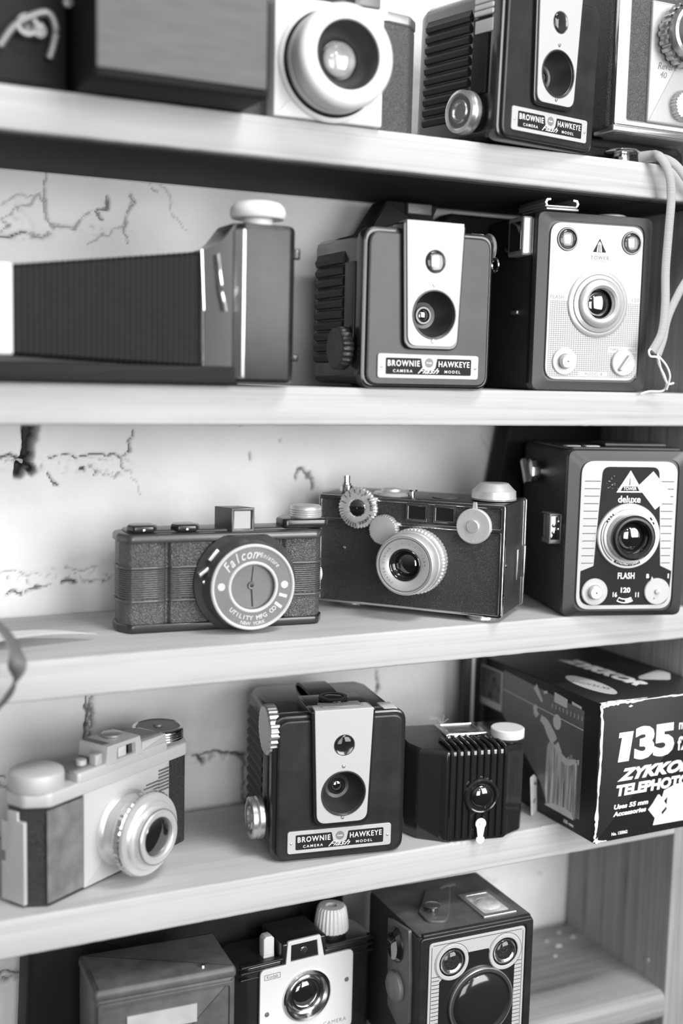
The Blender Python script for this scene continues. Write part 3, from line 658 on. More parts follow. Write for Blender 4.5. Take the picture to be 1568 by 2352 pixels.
# ------------------------------------------------------------------ rangefinder camera, third shelf
t = thing('rangefinder_camera', 'black brick-shaped camera with bright trim, toothed dials and a silver lens', 'camera', .3653, .040, TC, -48.2)
W2, H, Dp, Z0 = 63, 75.3, 53, 4.5
g = G(); g.ext(rrect(-W2 + .8, W2 - .8, Z0, H - .6, 1.4), .4, Dp, 'F', .6, 2); g.out('body', M_LEATH, t)
def bar(g, x0, x1, z0, z1, d0=-.5, d1=.8, b=.35): g.plate([(x0, z0), (x1, z0), (x1, z1), (x0, z1)], d0, d1, bev=b)
g = G(); g.plate(rrect(-W2, W2, Z0 - .4, H, 2, 5), -.7, 3.2, holes=[rrect(-W2 + 2.2, W2 - 2.6, Z0 + 1.4, 57.6, .8, 4), rrect(-W2 + 2.2, W2 - 2.6, 60.2, H - 2.6, .8, 4)], bev=.5); g.out('bright_trim', M_CHROME, t, 'polished metal edging')
g = G(); g.plate(rrect(-W2, W2, Z0, H, 2, 5), Dp - 6.8, Dp - 6, holes=[rrect(-W2 + .3, W2 - .3, Z0 + .3, H - .3, 1.6, 4)], bev=.1); g.plate(rrect(-W2 - .3, W2 + .5, Z0 - .2, H + .3, 2, 5), Dp - 2.4, Dp - 1.2, holes=[rrect(-W2 + .4, W2 - .4, Z0 + .6, H - .6, 1.6, 4)], bev=.2); g.out('back_edge_trim', M_CHROME, t)
g = G(); g.box(-W2 + 1, W2 - 1, 1.6, Dp - 3, H - .5, H + .35, .15); g.out('top_plate', M_PLAST2, t)
c = (-34.3, 0, 67.9)
g = G(); g.lathe([(1e-6, .5), (12, .5), (13.4, -1.4), (13.4, -3.6), (12.6, -4.2), (6.4, -4.6), (5.9, -4.4)], c, 'y', 120, sq=36, amp=.55); g.f = g.f[:-1]; o = g.out('rangefinder_dial', M_FACE2, t, 'pale toothed dial around a dark window')
g = G(); g.ring(.0001, 5.6, -4.5, -3, c, bev=.4); g.out('dial_window', M_LENS, o)
g = G()
for a in list(range(60, 170, 20)) + list(range(185, 275, 9)):
    r0 = 9.8; g.plate([(c[0] + q[0] * math.cos(R(a)) - q[1] * math.sin(R(a)), c[2] + q[0] * math.sin(R(a)) + q[1] * math.cos(R(a))) for q in ((r0, -.14), (12.3, -.14), (12.3, .14), (r0, .14))], -4.75, -4.2, bev=.005)
arctext(g, 'RANGE FINDER', c, 9.8, 42, -82, 1.9, -4.75, .4); arctext(g, '6 8 10', c, 9, 170, 60, 1.3, -4.75, .2); g.out('dial_marks', M_INK, o)
c = (-15.9, 0, 54.8)
g = G(); g.lathe([(1e-6, .5), (9.4, .5), (10, -2), (10, -4.6), (9.2, -6), (7.4, -6.3), (1e-6, -6.4)], c, 'y', 120, sq=36, amp=.45); g.out('coupling_gear', M_FACE2, t, 'pale toothed idler gear')
LC = (6.0, 0, 36.6)
g = G(); g.lathe([(20.6, .4), (20.6, -2), (21.2, -2.4), (21.2, -7.6), (20.4, -8.2), (20, -8.6)], LC, 'y', 160, sq=54, amp=.5); g.f = g.f[:-2]
lb = g.out('focus_ring', M_FACE2, t, 'knurled silver focus ring')
g = G(); g.lathe([(20.2, -8), (20, -14), (19.6, -14.4), (19.6, -19), (19.2, -23.6), (18.4, -24.6), (17.2, -24.8), (17, -24.2), (16.4, -24.2), (16.2, -24.8), (11.4, -24.4), (10.2, -23.6), (9.8, -22)], LC, 'y', 72); g.f = g.f[:-2]; lb = g.out('lens_barrel', M_FACE2, t, 'silver lens barrel')
g = G(); g.ring(16.5, 16.95, -24.6, -24.1, LC, bev=.05, n=72); g.ring(17.9, 18.2, -24.95, -24.2, LC, bev=.05, n=72)
arctext(g, 'COATED CINTAR', LC, 13.6, 240, 130, 1.2, -24.85, .1); arctext(g, '1:3.5  50MM', LC, 13.6, 100, 0, 1.2, -24.85, .1); g.out('lens_markings', M_GREYP, lb)
g = G(); g.lathe([(10, -23.6), (8.6, -20), (7.6, -19.4), (7.4, -18)], LC, 'y', 56); g.f = g.f[:-2]; g.ring(9, 10.2, -24.2, -20, LC, bev=.3, n=56); g.out('lens_inner_ring', M_GLOSSB, t)
g = G(); g.dome(8.3, 3, -18.4, LC); g.out('lens', M_LENS, t)
c = (43.3, 0, 61.3)
g = G(); disc(g, 11.2, c, -3.2, .2, 56, .7); g.plate([(41.7, 71), (45, 71), (44.4, 76.2), (42.3, 76.2)], -1.6, .4, bev=.2); o = g.out('shutter_speed_dial', M_FACE, t, 'pale round shutter dial')
g = G(); disc(g, 4, c, -4.6, -3, 32, .5)
g.out('dial_hub', M_FACE2, o)
g = G(); arctext(g, 'B 10 25 50 100 300', c, 8.8, 90, -260, 1.1, -3.3, .1); g.out('dial_numbers', M_LGREY, o)
for x0, x1 in ((-1.8, 12.2), (16.6, 31)):
    g = G(); g.plate([(x0, 61.8), (x1, 61.8), (x1, 72.4), (x0, 72.4)], -1.4, .5, holes=[[(x0 + 1.2, 63), (x1 - 1.2, 63), (x1 - 1.2, 71.2), (x0 + 1.2, 71.2)]], bev=.25); o = g.out('rangefinder_window', M_CHROME, t)
    g = G(); g.plate([(x0 + 1, 62.8), (x1 - 1, 62.8), (x1 - 1, 71.4), (x0 + 1, 71.4)], -.5, .4, bev=.05); g.out('window_glass', M_LENS, o)
g = G(); g.lathe([(10.5, 0), (14.2, .8), (14.4, 1.6), (14.2, 2.2), (14, 6.4), (12.6, 7.6), (9.4, 11), (8.8, 11.4), (3, 11.2), (1e-6, 11.2)], (49, 22, H + .3), 'z', 60, ); g.out('rewind_knob', M_FACE2, t, 'silver domed rewind knob')
g = G(); g.ring(13.9, 14.5, 1.3, 1.8, (49, 22, H + .3), 'z', bev=.05, n=60); g.out('knob_groove', M_GREYP, t)
g = G(); g.lathe([(12, 0), (12.3, 1), (11, 2.4), (7, 3), (6.6, 4.4), (5, 5), (1e-6, 5)], (-18, 15, H + .2), 'z', 48); g.out('frame_counter', M_FACE2, t)
g = G(); g.lathe([(1.6, 0), (1.6, 3.6), (3.4, 4), (3.6, 5), (1e-6, 5.2)], (-3.6, 14, H), 'z', 24); g.out('film_catch', M_CHROME, t)
g = G(); g.lathe([(4.4, 0), (4.4, 5), (3.4, 5.6), (3.4, 6.6), (2.6, 7), (2.6, 11.5), (1e-6, 11.8)], (-50.4, 15, H), 'z', 32); g.out('shutter_release', M_CHROME, t)
g = G(); g.lathe([(9, 0), (9.2, .7), (1e-6, 1)], (18, 20, H + .3), 'z', 36); g.out('film_reminder_disc', M_GREYM, t)
g = G(); g.box(W2 - 1, W2 + 2.6, 44, 50, 24, 45, .6); g.box(W2 - .5, W2 + 1.2, 30, 32, 24, 44, .3); g.out('back_latch', M_CHROME, t)
for yy, zz in ((8, 36), (5, 16)): g = G(); g.lathe([(1e-6, 1), (1.4, .8), (1.6, 0), (1e-6, -.2)], (W2 - .8, yy, zz), 'x', 14); g.out('side_screw', M_CHROME, t)
for x in (46, -46):
    g = G(); g.lathe([(9, 0), (9.6, .6), (9.6, 3), (8.4, 4.6), (1e-6, 4.6)], (x, 14 if x > 0 else 22, 0), 'z', 36); g.out('foot', M_DCHROME, t)
g = G(); g.lathe([(1e-6, -1.2), (1, -.8), (1.2, .4), (1e-6, .5)], (-44, 0, 41), 'y', 14); g.out('front_screw', M_CHROME, t)

# ------------------------------------------------------------------ moulded bakelite camera with round front plate
t = thing('miniature_camera', 'dark moulded camera with a large round lettered front disc and square finder on top', 'camera', .2418, .0399, TC, -4.6)
hw, D = 63.5, 34
def scallop(ins=0., n=10):
    """plan outline with two fluted bays near each end and rounded ends"""
    h = [(-hw, 16), (-hw, 9), (-hw + 2.6, 3.6), (-57, .9), (-50, 0), (-42, .4), (-37.4, 1.8), (-35.9, 4.), (-34.9, 4.), (-33.4, 1.6), (-28, .5), (-20, .3)]
    f = [(x + ins if k < 3 else x, y + ins) for k, (x, y) in enumerate(h)]
    return f + [(-x, y) for x, y in f[::-1]] + [(hw - ins, D - 12), (hw - 5 - ins, D - 3 - ins), (hw - 14, D - ins), (-hw + 14, D - ins), (-hw + 5 + ins, D - 3 - ins), (-hw + ins, D - 12)]
g = G(); g.ext(rpoly(scallop(.9), 1.2, 3), 4, 55, 'T', 0); g.out('body', M_LEATHF, t)
o2 = rpoly([(-hw - .6, 10), (-hw + 5, -.8), (hw - 5, -.8), (hw + .6, 10), (hw + .6, D - 10), (hw - 10, D + .6), (-hw + 10, D + .6), (-hw - .6, D - 10)], 5, 6)
g = G(); g.ext(o2, 0, 5.2, 'T', 1.6, .8); g.out('base_rim', M_PLAST, t)
g = G(); g.ext(o2, 53.5, 58.6, 'T', 1.0, 2.2); g.ext(rpoly([(-hw + 5, 7), (hw - 5, 7), (hw - 5, D - 6), (-hw + 5, D - 6)], 6, 5), 58, 60, 'T', 1.2); g.out('top_cover', M_FALC, t)
g = G()
for z in (18.8, 38.6): g.ext(rpoly(scallop(-.3), 1.2, 3), z - .9, z + .9, 'T', .6)
for k in range(13): g.ext(rpoly(scallop(.35), 1.2, 2), 20.6 + k * 1.32, 21.5 + k * 1.32, 'T', .38)
g.out('ribbed_band', M_FALC, t)
C = (11.3, 0, 28.2)
g = G(); g.lathe([(32, 4), (31.5, -1.5), (29, -4), (27.2, -6), (26.6, -14), (25.8, -16.2), (22, -16.4), (13.8, -16.4), (13.6, -14.2), (1e-6, -14)], C, 'y', 72)
g.f = [f for f in g.f]; g.xf(lambda x, y, z: (x, y, min(max(z, .6), 57))); g.out('lens_housing', M_FALC, t)
g = G(); g.ring(23.6, 25.6, -18.6, -16, C, bev=.7, n=72); g.ring(13.4, 15.4, -18.3, -16.4, C, bev=.6, n=60); fd = g.out('front_disc_rims', M_LGREY, t)
g = G(); g.ring(15, 24, -17.6, -16, C, bev=.1, n=72); fd = g.out('front_disc', M_GREYM, t, 'grey metal disc with raised pale lettering')
g = G(); arctext(g, 'Falcon', C, 19.6, 150, 82, 5.6, -17.7, .5, sx=.8, shear=.35); arctext(g, 'Miniature', C, 19.5, 82, 38, 3.0, -17.7, .4, sx=.75, shear=.3)
arctext(g, 'UTILITY MFG CO', C, 18.6, 222, 318, 2.5, -17.7, .8, inward=True); arctext(g, 'NEW YORK', C, 21.9, 250, 290, 2, -17.7, .6, inward=True)
for a in (180, 0): g.plate(circ(C[0] + 19.3 * math.cos(R(a)), C[2] + .8, 2.3, 20), -17.75, -17.5, bev=.02)
for a in (-17, -36):
    q = C[0] + 19.3 * math.cos(R(a)), C[2] + 19.3 * math.sin(R(a)); c_, s_ = math.cos(R(a)), math.sin(R(a))
    g.plate([(q[0] + u * c_ - v * s_, q[1] + u * s_ + v * c_) for u, v in ((-2.6, -1), (2.6, -1), (2.6, 1), (-2.6, 1))], -17.75, -17.5, bev=.02)
g.out('disc_lettering', M_LGREY, fd)
g = G(); g.lathe([(13.8, -16.6), (13.2, -14.8), (1e-6, -14.6)], C, 'y', 56, caps=False); g.lathe([(2.6, -14.4), (2, -15.8), (1., -15.7), (1e-6, -14)], (C[0] - .4, 0, C[2] + .5), 'y', 20)
g.out('shutter_disc', M_GREYM, t)
g = G(); g.plate([(C[0] + .1, C[2] - 12.2), (C[0] + 1, C[2] - 12.2), (C[0] + .2, C[2] - 1), (C[0] - .6, C[2] - 1)], -15.1, -14.5, bev=.05); g.plate([(C[0] - .6, C[2] + 2), (C[0] - .1, C[2] + 2), (C[0] + 1, C[2] + 12), (C[0] + .4, C[2] + 12)], -15.1, -14.5, bev=.05); g.lathe([(1e-6, -16), (1.1, -15.9), (1e-6, -15.2)], (C[0] - .2, 0, C[2] + .5), 'y', 16); g.out('shutter_slit', M_INK, t)
g = G(); g.ext([(-14, 44), (-8.6, 50.5), (-6.6, 49), (-12, 42.4)], -9, -5, 'F', .5); g.ext([(-19.6, 36), (-14, 40), (-13, 38), (-18.6, 33.5)], -10, -4, 'F', .5); g.lathe([(1e-6, -1.6), (1.2, -1.2), (1.4, 0), (1e-6, 0)], (-15.6, -7, 30.5), 'y', 12); g.out('shutter_lever', M_DCHROME, t)
g = G(); g.plate([(3.6, 58), (18, 58), (18, 72.6), (3.6, 72.6)], 3.4, 17, holes=[[(5.4, 60), (16.4, 60), (16.4, 70.8), (5.4, 70.8)]], bev=.6)
g.xf(lambda x, y, z: (x - max(0, y - 4) * .55, y, z)); o = g.out('square_finder', M_FALC, t)
g = G(); g.plate([(5, 59.6), (16.8, 59.6), (16.8, 71.2), (5, 71.2)], 5, 6, bev=.1); g.out('finder_glass', mat('frosted_finder_glass', .5, .3, coat=.5), o)
g = G(); g.ext(rpoly([(37, 5), (67, 5), (66, 14), (60, 28), (42, 28), (36, 18)], 4, 5), 59, 65, 'T', 1.4); g.out('knob_base', M_PLAST, t)
g = G(); g.lathe([(9.6, 0), (9.8, 1), (9.4, 1.6), (9.8, 2.2), (9.4, 3), (9.8, 3.6), (9.4, 4.4), (9.8, 5), (9.6, 6.6), (8.8, 7.4), (1e-6, 7.6)], (54.6, 15, 65), 'z', 44); g.out('winding_knob', M_FACE2, t)
for x0, x1 in ((-57, -41), (-31, -15.5)):
    g = G(); g.ext(rpoly([(x0 - 1, 10), (x0 + 2, 4), (x1 - 2, 4), (x1 + 1, 10), (x1 - 2, 19), (x0 + 2, 19)], 2, 4), 59, 63.2, 'T', 1.2); o = g.out('top_lug', M_PLAST, t)
    g = G(); g.lathe([(2, 0), (2, 1), (1e-6, 1.2)], ((x0 + x1) / 2, 5.4, 60.2), 'z', 14); g.out('lug_rivet', M_CHROME, o)
g = G(); g.lathe([(1e-6, 1.8), (4.5, 1.4), (5.4, .4), (5.4, -1), (1e-6, -1)], (hw, 15, 29), 'x', 28); g.out('side_tab', M_LGREY, t)

# ------------------------------------------------------------------ silver top viewfinder camera, fourth shelf left
t = thing('viewfinder_camera', 'silver and black viewfinder camera angled away at the left end of the fourth shelf', 'camera', .1764, .0382, TD, 31.6)
hw, D = 65.5, 30
ol = rpoly([(-hw, 9), (-hw + 9, -1), (-30, -1), (-30, -1), (41, -1), (hw - 8, -1), (hw, 8), (hw, D - 9), (hw - 9, D), (-hw + 9, D), (-hw, D - 9)], [5, 5, 0, 0, 0, 5, 5, 6, 6, 6, 6], 6)
g = G(); g.ext(ol, 0, 57, 'T', 1); g.out('body', M_LEATH, t)
g = G(); g.plate(rrect(-58, -31.5, 2.5, 55, .5), -1.9, -.8, bev=.2); g.out('leather_panel', M_PANELL, t, 'worn grey leather panel')
g = G(); g.box(-31, 41, -2.4, 3, 1.6, 57, .5); fr = g.out('silver_front', M_FACE, t)
g = G()
for k in range(7): g.box(31, 40.6, -2.9, -2.2, 40 + k * 2.1, 41.1 + k * 2.1, .15)
for k in range(4): g.box(14 + k * 2, 31, -2.9, -2.2, 40.5 + k * 2.1, 41.4 + k * 2.1, .15)
g.out('cooling_lines', M_GREYM, fr)
g = G(); g.ext(rpoly([(-hw - 1, 8), (-hw + 9, -2.6), (hw - 8, -2.6), (hw + .6, 7), (hw + .6, D - 8), (hw - 9, D + 1), (-hw + 9, D + 1), (-hw - 1, D - 8)], 6, 6), 56.5, 64.5, 'T', 1.2, 1.4); g.out('top_plate', M_FACE, t)
g = G(); g.ext(rpoly([(-36, -2.6), (40, -2.6), (34, 22), (-30, 22)], 2, 4), 64, 70, 'T', .3, 1.6); g.plate([(-14, 68), (17, 68), (14.6, 79.6), (-12.6, 79.6)], -2.8, 20, holes=[[(-5, 69), (11, 69), (10.4, 76.8), (-4.4, 76.8)]], bev=.6); g.box(17, 38, -2.4, 20, 69, 75, .8); hs = g.out('finder_housing', M_FACE, t)
g = G(); g.plate([(-5.4, 68.6), (11.4, 68.6), (11, 77.2), (-5, 77.2)], .4, 1.4, bev=.1); g.out('finder_glass', M_LENS, hs)
g = G(); g.box(-1.5, 5, -.4, .6, 70, 75.8, .2); g.out('finder_mask', M_LGREY, hs)
g = G(); g.ext(rpoly([(-12, 1), (37, 1), (34, 19.6), (-11, 19.6)], 1, 3), 79.2, 80, 'T', .2)
g.xf(lambda x, y, z: (x, y, z if x < 16 else z - 4.6)); g.out('dark_top_inlay', M_GREYM, t)
g = G(); g.ext([(-38, 2), (-14, 2), (-14, 19), (-34, 19)], 69.8, 71, 'T', .2); g.out('dark_top_inlay', M_GREYM, t)
g = G(); g.box(-21, -15.6, -1.5, 4, 70, 76.5, .7); g.lathe([(3, 0), (3, 4), (1e-6, 4.4)], (-25, 6, 70), 'z', 24); g.out('shutter_release', M_FACE, t)
g = G(); g.lathe([(6, 0), (6.2, 1.4), (4, 2), (1e-6, 2)], (4, 10, 80), 'z', 30); g.out('top_dial', M_DCHROME, t)
g = G(); g.lathe([(14.8, 0), (15.2, 1.4), (15.2, 7.6), (14.6, 9.4), (12.6, 10.6), (1e-6, 10.9)], (-52, 13, 64.5), 'z', 60, ); g.out('rewind_knob', M_FACE, t, 'domed silver knob')
g = G(); g.lathe([(15, 0), (15.6, .6), (16, 1.4), (15.6, 2.2), (16, 3), (15.6, 3.8), (16, 4.6), (15.6, 5.4), (16, 6.2), (15.6, 7), (15.8, 8), (14.8, 8.6), (14.2, 8.6), (13.6, 8)], (50, 15, 65.5), 'z', 64); g.f = g.f[:-2]; g.lathe([(15, 0), (15, .5), (1e-6, .5)], (50, 15, 65.5), 'z', 40); k = g.out('winding_knob', M_CHROME, t, 'ridged silver knob with dark top')
g = G(); g.lathe([(14.2, 7), (14.2, 8), (3, 8.2), (2.6, 9.4), (1e-6, 9.6)], (50, 15, 65.5), 'z', 48); g.out('knob_top', M_GREYM, k)
C = (.5, 0, 28.2)
g = G(); g.lathe([(22.6, -2), (22.4, -4), (20, -5), (19.4, -6), (18.8, -14), (19, -16)], C, 'y', 72); g.f = g.f[:-2]; g.lathe([(19, -14), (22.6, -15), (23.6, -17), (24.2, -22), (23.6, -23.4), (20.6, -24), (19.4, -25.6), (16.4, -26), (16, -29.8), (15.2, -30.6), (12.4, -30.6), (11.6, -30), (11.2, -27.4)], C, 'y', 88); g.f = g.f[:-2]; o = g.out('lens_barrel', M_FACE2, t, 'stepped silver lens barrel')
g = G(); g.lathe([(23.7, -17.4), (24.9, -17.8), (24.9, -21.2), (23.8, -21.8)], C, 'y', 132, sq=40, amp=.45); g.f = g.f[:-2]; g.out('toothed_ring', M_CHROME, o)
g = G(); g.ring(15.6, 16.2, -30.1, -29.4, C, bev=.05, n=60); g.lathe([(1e-6, -.6), (1.6, -.4), (1.6, .6)], (-14, -16, 38), 'x', 12); g.out('barrel_mark', M_GREYM, o)
g = G(); g.dome(11.4, 2.4, -28, C); g.out('lens', M_LENS, t)
for a in (60, 200): g = G(); g.lathe([(1e-6, -2), (1.4, -1.6), (1.6, 1), (1e-6, 1)], (C[0] + 23.4 * math.cos(R(a)), -19, C[2] + 23.4 * math.sin(R(a))), 'y', 12); g.out('barrel_pin', M_CHROME, o)
g = G(); g.ext(rpoly([(7, 2), (25, 2), (25, 24), (22, 24), (22, 30), (25, 30), (25, 47), (20, 47), (20, 54), (12, 54), (12, 49), (7, 49)], .6, 2), -hw - 1.4, -hw + 1, 'L', .4); g.out('back_latch', M_FACE, t, 'bright latch plate on the end')

# ------------------------------------------------------------------ small ribbed camera, fourth shelf
t = thing('ribbed_box_camera', 'small black camera with vertical front ribs, round lens and white lever', 'camera', .3963, -.0016, TD, -10.7)
ol = rpoly([(-20, 0), (21, 0), (24, 2.5), (36, 10), (41, 20), (41, 44), (36, 50), (-36, 50), (-41, 44), (-41, 20), (-36, 10), (-23, 2.5)], [1, 1, 2, 6, 8, 3, 3, 3, 3, 8, 6, 2], 5)
g = G(); n = len(ol); zs_ = [(.0, .96), (1.5, 1.), (56, 1.), (58.4, .985), (59.4, .96)]
vs = []; fs = []
for z, s in zs_: vs += [(x * s, 25 + (y - 25) * s, z + (0 if z < 50 else (y / 50) * 3)) for x, y in ol]
for k in range(len(zs_) - 1):
    for i in range(n): j = (i + 1) % n; fs.append((k * n + i, k * n + j, (k + 1) * n + j, (k + 1) * n + i))
fs.append(tuple(range(n))); fs.append(tuple((len(zs_) - 1) * n + i for i in range(n))); g.add(vs, fs); g.out('body', M_GLOSSB, t)
for k in range(9):
    x = -16.8 + k * 4.55
    g = G(); pts = smooth([(x, -.2, 1.5), (x, -.4, 20), (x, -.4, 48), (x, -.5, 56.8), (x + .1, 1.6, 60.2), (x - .2, 8, 61.2), (x - .6, 14, 61.6), (x - 1, 20, 61.8)], 3); g.tube(pts, 1.25, 8, side=(1, 0, 0)); g.out('front_rib', M_GLOSSB, t)
C = (3.3, 0, 30)
g = G(); g.lathe([(11.8, 0), (11.4, -2.4), (10.4, -3.2), (9.6, -3)], C, 'y', 56); g.f = g.f[:-2]; g.lathe([(9.8, -3), (9, -1.4), (1e-6, -1.2)], C, 'y', 48, caps=False); g.out('lens_ring', M_GLOSSB, t)
g = G(); g.dome(7.4, 3.4, -1.4, C); g.out('lens', M_LENS, t)
g = G(); a = [(3 + 3.7 * math.cos(R(q)), 12.2 + 3.7 * math.sin(R(q))) for q in range(-40, 221, 20)] + [(1.2, 3.5)] + [(3 + 2.9 * math.cos(R(q)), 1.8 + 2.9 * math.sin(R(q))) for q in range(150, 391, 20)] + [(4.8, 3.5)]
g.plate(a, -3.6, -2.6, bev=.3); g.lathe([(1e-6, -4.2), (1, -4), (1.2, -3.4)], (3, 0, 12.4), 'y', 12); g.box(1.6, 4.4, -3, .6, 4, 12, .2); g.out('shutter_lever', M_WHITE, t, 'white keyhole shaped lever')
g = G(); g.plate([(-12.5, 22), (16, 22), (16, 47), (-12.5, 47)], 61.6, 63.6, 'T', holes=[[(-9, 27), (12.5, 27), (12.5, 44), (-9, 44)]], bev=.4); g.box(-12, 15.5, 21.6, 24, 61, 64.2, .5); o = g.out('folding_finder', M_CHROME, t, 'bright metal folding finder frame')
g = G(); g.plate([(-8.8, 27.2), (12.3, 27.2), (12.3, 43.8), (-8.8, 43.8)], 61.7, 62.6, 'T', bev=.2); g.box(-4, 4, 33, 34, 62.4, 63, .2); g.out('finder_leaf', M_GREYM, o)
for x in (-9.5, 13): g = G(); g.lathe([(1e-6, -.6), (1, -.5), (1.1, .5)], (x, 21.6, 62.6), 'y', 12); g.out('finder_pin', M_INK, o)
g = G(); g.lathe([(11.4, 0), (12, 1), (11.4, 2), (1e-6, 2)], (28, 18, 60), 'z', 48); g.out('knob_collar', M_GLOSSB, t)
g = G(); g.lathe([(10.6, 0), (11, .6), (11, 5.4), (10.4, 6), (1e-6, 6.1)], (28, 18, 61.8), 'z', 48); g.out('winding_knob', M_WHITE, t, 'flat white round knob')
g = G()
for k in range(6):
    a = random.uniform(0, 3.1); p0 = Vector((-8, 45, 63.5)); pts = smooth([p0, p0 + Vector((4 * math.cos(a), 2, 2 + k * .5)), p0 + Vector((9 * math.cos(a) - 3, 3, 2.5 + k * .6))], 4); g.tube(pts, .22, 5)
tag(g.out('frayed_string', M_CORD, None), 'frayed wisps of string on top of the small ribbed camera', 'string').matrix_world = Matrix.Translation((.3963, -.0016, TD)) @ Matrix.Rotation(R(-10.7), 4, 'Z')

# ------------------------------------------------------------------ telephoto lens carton
t = thing('lens_carton', 'black printed lens carton with worn white edges overhanging the fourth shelf', 'box', .5137, -.0358, TD, .6)
W2, H, D = 49.2, 92.2, 132
g = G(); g.box(-W2, W2, 0, D, .1, H, .9); g.out('carton_body', M_CARD, t)
def blob(pts, seedv, amp=.5, k=5):
    """ragged polygon along a polyline: pts = (u, v, half width)"""
    a = []; b = []; rr = random.Random(seedv)
    for i in range(len(pts) - 1):
        for j in range(k):
            f = j / k; u = pts[i][0] * (1 - f) + pts[i + 1][0] * f; v = pts[i][1] * (1 - f) + pts[i + 1][1] * f; w = pts[i][2] * (1 - f) + pts[i + 1][2] * f
            dx, dy = pts[i + 1][0] - pts[i][0], pts[i + 1][1] - pts[i][1]; L = math.hypot(dx, dy) + 1e-9
            w1 = w * (1 + rr.uniform(-amp, amp)); w2 = w * (1 + rr.uniform(-amp, amp))
            a.append((u - dy / L * w1, v + dx / L * w1)); b.append((u + dy / L * w2, v - dx / L * w2))
    return a + b[::-1]
g = G(); g.plate(blob([(-48.6, 91, 1.1), (-47.4, 80, .9), (-47.2, 60, .9), (-47.6, 40, .8), (-48, 28, .5), (-48, 18, 1.2), (-48.2, 10, .8), (-49, 2, .7)], 3), -.12, .02, bev=.02)
g.plate(blob([(-49, 91, 1.4), (-42, 91, 1.5), (-34, 91.4, 1.1), (-24, 91.2, .9), (-14, 91.4, .4), (0, 91.6, .4), (10, 91.4, .6), (30, 91.6, .4), (48, 91.2, .8)], 5), -.12, .02, bev=.02)
g.plate(blob([(-49, 3, 1.5), (-47, 1.6, 1.6), (-44, 1.2, .5), (-38, .9, .2)], 8), -.12, .02, bev=.02)
g.plate([(-27, 88), (-25, 89), (-23.4, 88.2), (-25.2, 87.4)], -.12, .02, bev=.02)
g.plate(blob([(-49, 1.2, .4), (-36, 1.4, 1.6), (-24, 1, .5), (-8, .8, .3)], 9), H - .02, H + .1, 'T', bev=.02)
g.out('worn_edges', M_WORN, t, 'bare white card showing along the worn edges')
g = G(); g.plate([(-33.6, 68), (-33.2, 71.4), (-21.8, 71.4), (-24.6, 52), (-33.4, 52), (-31, 68)], -.16, .02, bev=.02); g.text('35', -20.4, 61.6, 19.2, -.1, bold=1.5, align='LEFT', track=.92, th=.06, fitw=33)
g.text('mm', 15.6, 71, 6.5, -.1, bold=.5, sx=.8, align='LEFT', th=.05); g.text('f2.8', 15.6, 58, 9, -.1, bold=.5, sx=.85, align='LEFT', th=.05)
g.text('ZYKKOR', -33, 42.8, 7.2, -.1, bold=1.6, shear=.38, align='LEFT', th=.06, fitw=62); g.text('TELEPHOTO', -33.4, 32.6, 6.6, -.1, bold=1.5, shear=.12, align='LEFT', th=.06, fitw=61)
g.text('Uses 55 mm', -34.6, 22.2, 2.9, -.1, bold=1.2, shear=.15, align='LEFT', th=.05, fitw=28); g.text('Accessories', -35, 17.4, 2.9, -.1, bold=1.2, shear=.15, align='LEFT', th=.05, fitw=27)
g.text('No. 135062', -35.6, 4.4, 2., -.1, bold=.9, sx=.95, align='LEFT', th=.05); g.out('front_lettering', M_PRINT, t)
g = G(); g.plate([(-5, 17.5), (1.5, 26), (5, 23.5), (6.4, 28), (16, 31), (42, 32), (42, 5), (-1.5, 5.4), (0, 10.8)], -.1, .02, bev=.02); g.out('starburst_print', M_PRINT, t)
g = G(); g.plate([(5, 19), (9.5, 23.6), (9, 14)], -.16, -.08, bev=.02); g.plate([(4, 15), (10, 15.6), (6, 11.6)], -.16, -.08, bev=.02); g.out('starburst_shadow', M_BLACK, t)
g = G(); g.plate([(-6.4, 16.8), (2.4, 26), (9.4, 17.4), (.4, 9.4)], -.26, -.1, bev=.03); g.out('price_sticker', M_PAPER, t, 'small white sticker on the starburst')
# long left side with printed picture
x = -W2
g = G(); g.plate([(16, 10.5), (16, 83), (108, 88), (108, 56), (60, 22), (50, 8)], x - .1, x + .02, 'L', bev=.02); g.out('side_picture', mat('picture_grey', .17, .35, var=.25, vscale=25, coat=.15), t)
g = G(); g.plate([(138, 57), (109, 57), (109, 86), (138, 86)], x - .12, x + .02, 'L', bev=.02, holes=[[(136.5, 62), (111, 62), (111, 85), (136.5, 85)]]); g.out('inset_border', M_LGREY, t)
g = G(); g.plate([(136.4, 62.2), (111.2, 62.2), (111.2, 84.8), (136.4, 84.8)], x - .1, x + .02, 'L', bev=.02); g.out('inset_picture', mat('picture_mottled', .12, .35, var=.9, vscale=180), t)
g = G(); g.plate([(20, 9), (20, 48), (24, 47), (27, 51), (33, 46), (41, 50), (50, 54), (54, 48), (54, 20), (52, 9)], x - .14, x + .02, 'L', bev=.02)
m = mat('picture_water', .6, .35, var=.9, vscale=220); nt = m.node_tree
mp = nt.nodes.new('ShaderNodeMapping'); mp.inputs['Scale'].default_value = (1, 2.2, .12); nn = [n for n in nt.nodes if n.type == 'TEX_NOISE'][0]
nt.links.new(nt.nodes['Texture Coordinate'].outputs['Object'], mp.inputs['Vector']); nt.links.new(mp.outputs['Vector'], nn.inputs['Vector']); g.out('picture_water', m, t)
g = G()
def limb(g, pts, d=x - .16): g.plate(blob(pts, 2, .08, 3), d, x + .02, 'L', bev=.02)
